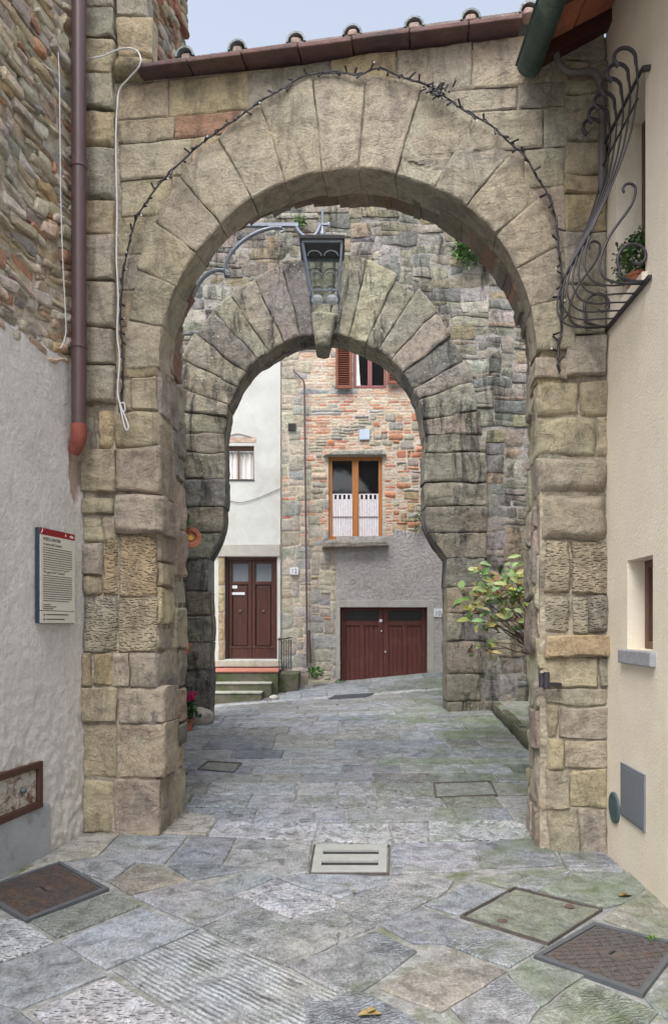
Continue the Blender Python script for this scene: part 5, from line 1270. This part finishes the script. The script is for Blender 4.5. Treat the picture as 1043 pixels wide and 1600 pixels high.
def pot(acc, c, r, h): acc.lathe(c, [(0, 0), (r*.68, 0), (r*.92, h*.82), (r*1.05, h*.82), (r*1.05, h), (r*.92, h), (r*.88, h*.85), (0, h*.85)], 22)
YP = 9.7
gx = (292-CX)/F*YP; gzz = float(gz(gx, YP))
cy = thing('cyclamen_pot', 'potted magenta cyclamen on the ground left of the inner arch', 'potted plant', (gx, YP, gzz))
a = Acc(); pot(a, (gx, YP, gzz), .09, .16); build(a, 'pot', M['terra'], cy, smooth=True)
a = Acc(); c = np.array([gx+.02, YP, gzz+.25]); bushy(a, c, (.13, .12, .12), 120, .07, .06, [(.03, .08, .02), (.05, .11, .03), (.02, .05, .015)]); build(a, 'foliage', M['leaf'], cy)
a = Acc()
for _ in range(26):
    p = c+np.array([R.uniform(-.07, .10), R.uniform(-.06, .06), R.uniform(.13, .24)])
    for k in range(5): leaf(a, p, (math.cos(k*1.25), math.sin(k*1.25), .6), (0, 0, 1), .045, .03, jit((.62, .01, .16), .2), -.4)
build(a, 'blossom', M['petal'], cy)
def at(px, py, y): return np.array([(px-CX)/F*y, y, EYE+(HY-py)/F*y])
c = at(289, 1021, 9.9)
hpn = thing('wall_pot', 'small terracotta pot with greenery fixed to the left passage wall', 'potted plant', c)
a = Acc(); pot(a, c, .085, .14); build(a, 'pot', M['terra'], hpn, smooth=True)
a = Acc(); bushy(a, c+np.array([0, 0, .22]), (.12, .12, .13), 90, .05, .03, [(.03, .08, .02), (.05, .11, .03)])
for k in range(60): leaf(a, c+np.array([R.uniform(-.05, .1), R.uniform(-.1, .05), R.uniform(-.6, .1)]), rdir(up=-.5), rdir(up=1), .03, .018, jit((.05, .10, .03), .2))
build(a, 'foliage', M['leaf'], hpn)
gx2 = (289-CX)/F*9.5; gz2 = float(gz(gx2, 9.5))
ds = thing('plant_stand', 'dark metal plant stand under the small wall pot at left', 'plant stand', (gx2, 9.85, gz2))
a = Acc(); p = np.array([(290-CX)/F*9.9, 9.9, float(gz(-2, 9.9))]); a.lathe(p+np.array([0, 0, .55]), [(0, 0), (.1, 0), (.1, .015), (0, .015)], 16)
for k in range(4): d = np.array([math.cos(k*1.57+.5), math.sin(k*1.57+.5), 0])*.08; a.tube([p+d*1.25, p+d*.8+np.array([0, 0, .28]), p+d+np.array([0, 0, .55])], .008, 6)
build(a, 'stand_frame', M['iron'], ds)
c = at(298, 840, 10.15)
pt_ = thing('terracotta_plate', 'round orange terracotta plate hung at left of the inner arch', 'wall plate', c)
d = np.array([.45, -.9, 0]); d /= np.linalg.norm(d); s_ = np.cross((0, 0, 1), d)
a = Acc(); a.lathe(c, [(0, .0), (.07, .0), (.09, .025), (.14, .03), (.145, .02), (.10, -.01), (0, -.015)], 28, ax=(s_, (0, 0, 1), d)); build(a, 'dish', M['terra'], pt_, smooth=True)
a = Acc(); 
for k in range(5): an = k*1.256; leaf(a, c+d*.006, s_*math.cos(an)+np.array([0, 0, 1])*math.sin(an), d, .045, .03, (.75, .5, .06), -.05)
build(a, 'painted_flower', M['petal'], pt_)
a = Acc()
vi = thing('trailing_vine', 'thin trailing green vine on the left wall around the terracotta plate', 'vine', at(292, 820, 10.2))
st_ = smoothp([at(292, 790, 10.15), at(291, 812, 10.15), at(294, 830, 10.1), at(292, 870, 10.15), at(300, 885, 10.2), at(291, 905, 10.2)], 6); a.tube(st_, .005, 5); build(a, 'stem', M['stem'], vi)
a = Acc()
for p in st_[::1]:
    for k in range(3 if p[2] > 2.9 else 1): leaf(a, p+np.array([R.uniform(-.04, .04), -.02, R.uniform(-.04, .04)]), rdir(), rdir(up=1), .06, .035, jit((.08, .17, .04), .2))
build(a, 'leaves', M['leaf'], vi)

# shrub in a pot on the platform
sx, sy = 2.42, 8.55; sz = float(gz(2.2, sy))+.14
sh = thing('hydrangea_shrub', 'leggy potted shrub with yellowing leaves leaning out from the right side', 'shrub', (sx, sy, sz))
a = Acc(); pot(a, (sx+.1, sy, sz), .24, .86-.14+.05); build(a, 'pot', M['terra'], sh, smooth=True)
root_ = np.array([sx+.02, sy, at(832, 1030, sy)[2]])
a = Acc(); lv = Acc()
tips = [(716, 918), (722, 935), (735, 945), (742, 955), (728, 965), (768, 900), (780, 915), (790, 905), (800, 915), (812, 890), (822, 885), (765, 975), (742, 1010), (775, 925), (752, 905), (806, 925), (820, 905), (826, 925), (740, 925), (800, 955), (745, 885), (790, 878), (815, 868), (760, 890)]
YL = [(.36, .44, .14), (.42, .42, .10), (.18, .30, .08), (.10, .21, .06), (.48, .46, .20), (.26, .38, .12), (.24, .36, .16), (.30, .40, .16), (.26, .17, .07)]
for i, (px, py) in enumerate(tips):
    tp = at(px, py, sy+R.uniform(-.35, .2)); md = root_*.45+tp*.55+np.array([R.uniform(-.05, .05), R.uniform(-.1, .1), R.uniform(.0, .12)])
    pts = smoothp([root_+np.array([R.uniform(-.06, .06), R.uniform(-.06, .06), 0]), root_*.8+tp*.2+np.array([0, 0, .02]), md, tp], 5)
    a.tube([p+np.array([R.gauss(0, .008), R.gauss(0, .008), R.gauss(0, .008)]) for p in pts], list(np.linspace(.009, .003, len(pts))), 6)
    for k in range(R.randint(7, 12)):
        q = pts[-1-min(R.randint(0, 3), len(pts)-2)]+np.array([R.gauss(0, .045), R.gauss(0, .05), R.gauss(0, .045)])
        d = rdir(up=.1); d[2] *= .5
        leaf(lv, q, d, np.array([R.gauss(0, .5), -.8, R.uniform(.3, 1.2)]), R.uniform(.08, .16), R.uniform(.045, .085), jit(R.choice(YL), .25), R.uniform(.1, .7))
for k in range(10):
    tp = at(R.uniform(735, 815), R.uniform(930, 1015), sy+R.uniform(-.2, .2)); pts = smoothp([root_, root_*.5+tp*.5+np.array([0, 0, R.uniform(-.05, .08)]), tp], 6); a.tube(pts, .004, 5)
build(a, 'stems', M['stem'], sh, smooth=True); build(lv, 'leaves', M['leaf'], sh)

# tuft of fern on the inner arch wall and smaller weeds
def tuft(px, py, y, rad, n_, L, lb, name='wall_fern', cols=((.06, .14, .03), (.04, .10, .02), (.10, .20, .05))):
    c = at(px, py, y); a = Acc(); bushy(a, c, rad, n_, L, L*.55, list(cols)); return tag(build(a, name, M['leaf'], None), lb, 'plant', 'wild plants rooted in the walls and paving')
tuft(738, 391, 10.35, (.27, .12, .24), 560, .07, 'round green fern growing from the wall above the inner arch')
tuft(768, 402, 10.38, (.10, .07, .14), 90, .06, 'smaller fern hanging right of the round fern on the upper wall')
tuft(467, 349, 10.4, (.10, .06, .08), 90, .05, 'small green weed in the upper wall beside the lantern bracket', 'wall_weed')
tuft(653, 818, 14.85, (.12, .08, .22), 130, .05, 'grey green weed on the brick facade beside the inner arch', 'wall_weed', ((.08, .11, .06), (.12, .15, .09)))
tuft(492, 1051, 14.6, (.17, .12, .10), 150, .07, 'green weed at the foot of the thin pipe', 'ground_weed')
tuft(530, 1065, 14.7, (.10, .05, .03), 60, .04, 'tiny green weed at the left corner of the garage door', 'ground_weed')
gx, gy = G(1018, 1470); a = Acc(); bushy(a, (gx, gy, .008), (.03, .03, .012), 60, .015, .006, [(.06, .14, .02), (.1, .2, .03)]); tag(build(a, 'moss_tuft', M['leaf'], None), 'tiny green tuft beside the chequered manhole cover', 'plant')

# iron pintle on the right jamb
hg = thing('gate_hinge', 'old black iron gate hinge pin on the right jamb', 'hinge', at(850, 1065, 5.4))
a = Acc(); c = at(845, 1074, 5.12); c2_ = at(853, 1076, 5.10)
a.tube([c, c+np.array([0, 0, .10])], .018, 12); a.tube([c2_, c2_+np.array([0, 0, .115])], .022, 14); a.bar(c2_+np.array([0, 0, .03]), at(874, 1070, 5.18), .03, .03); a.bar(c+np.array([0, 0, .05]), c2_+np.array([0, 0, .05]), .03, .04)
build(a, 'pintle', M['iron'], hg, smooth=False)

# rubble stones at the feet of the piers
for (px, py, r, lb) in ((232, 1262, .10, 'dark loose stone against the foot of the left pier'), (285, 1208, .06, 'small stone at the back foot of the left pier'), (925, 1322, .07, 'small stone wedged under the right pier corner')):
    gx, gy = GG(px, py); rock((gx, gy, float(gz(gx, gy))+r*.2), (r, r*.8, r*.6), (.24, .23, .22), px, 'loose_stone', lb)

# ------------------------------------------------------------------ sky, light, camera
w = bpy.data.worlds.new('World'); scene.world = w; w.use_nodes = True; nt = w.node_tree
EL, AZ = 58, 200
sky = nt.nodes.new('ShaderNodeTexSky'); sky.sky_type = 'NISHITA'; sky.sun_disc = False; sky.sun_elevation = math.radians(EL); sky.sun_rotation = math.radians(AZ); sky.air_density = 1.2; sky.dust_density = 3.5
hs = nt.nodes.new('ShaderNodeHueSaturation'); hs.inputs['Saturation'].default_value = .5; hs.inputs['Value'].default_value = 1.
bg = nt.nodes['Background']; bg.inputs['Strength'].default_value = .11
nt.links.new(sky.outputs[0], hs.inputs['Color']); nt.links.new(hs.outputs[0], bg.inputs['Color'])
sd = bpy.data.lights.new('sun', 'SUN'); sd.energy = 1.3; sd.angle = math.radians(42); sd.color = (1, .97, .93)
so = bpy.data.objects.new('sun', sd); COL.objects.link(so)
# direction the light travels: from behind the camera, high
az = math.radians(AZ); el = math.radians(EL)
dirv = Vector((math.sin(az)*math.cos(el), math.cos(az)*math.cos(el), math.sin(el)))
so.rotation_euler = dirv.to_track_quat('Z', 'Y').to_euler()
scene.view_settings.view_transform = 'Standard'; scene.view_settings.look = 'None'; scene.view_settings.exposure = 1.5; scene.view_settings.gamma = 1
cd = bpy.data.cameras.new('camera'); co = bpy.data.objects.new('camera', cd); COL.objects.link(co); scene.camera = co
co.location = (0, 0, EYE); co.rotation_euler = (math.pi/2, 0, 0)
cd.sensor_fit = 'VERTICAL'; cd.sensor_height = 24; cd.lens = F/1600*24; cd.shift_y = (HY-800)/1600; cd.clip_end = 400; cd.clip_start = .05
scene.cycles.use_denoising = True; scene.cycles.max_bounces = 8; scene.cycles.diffuse_bounces = 4
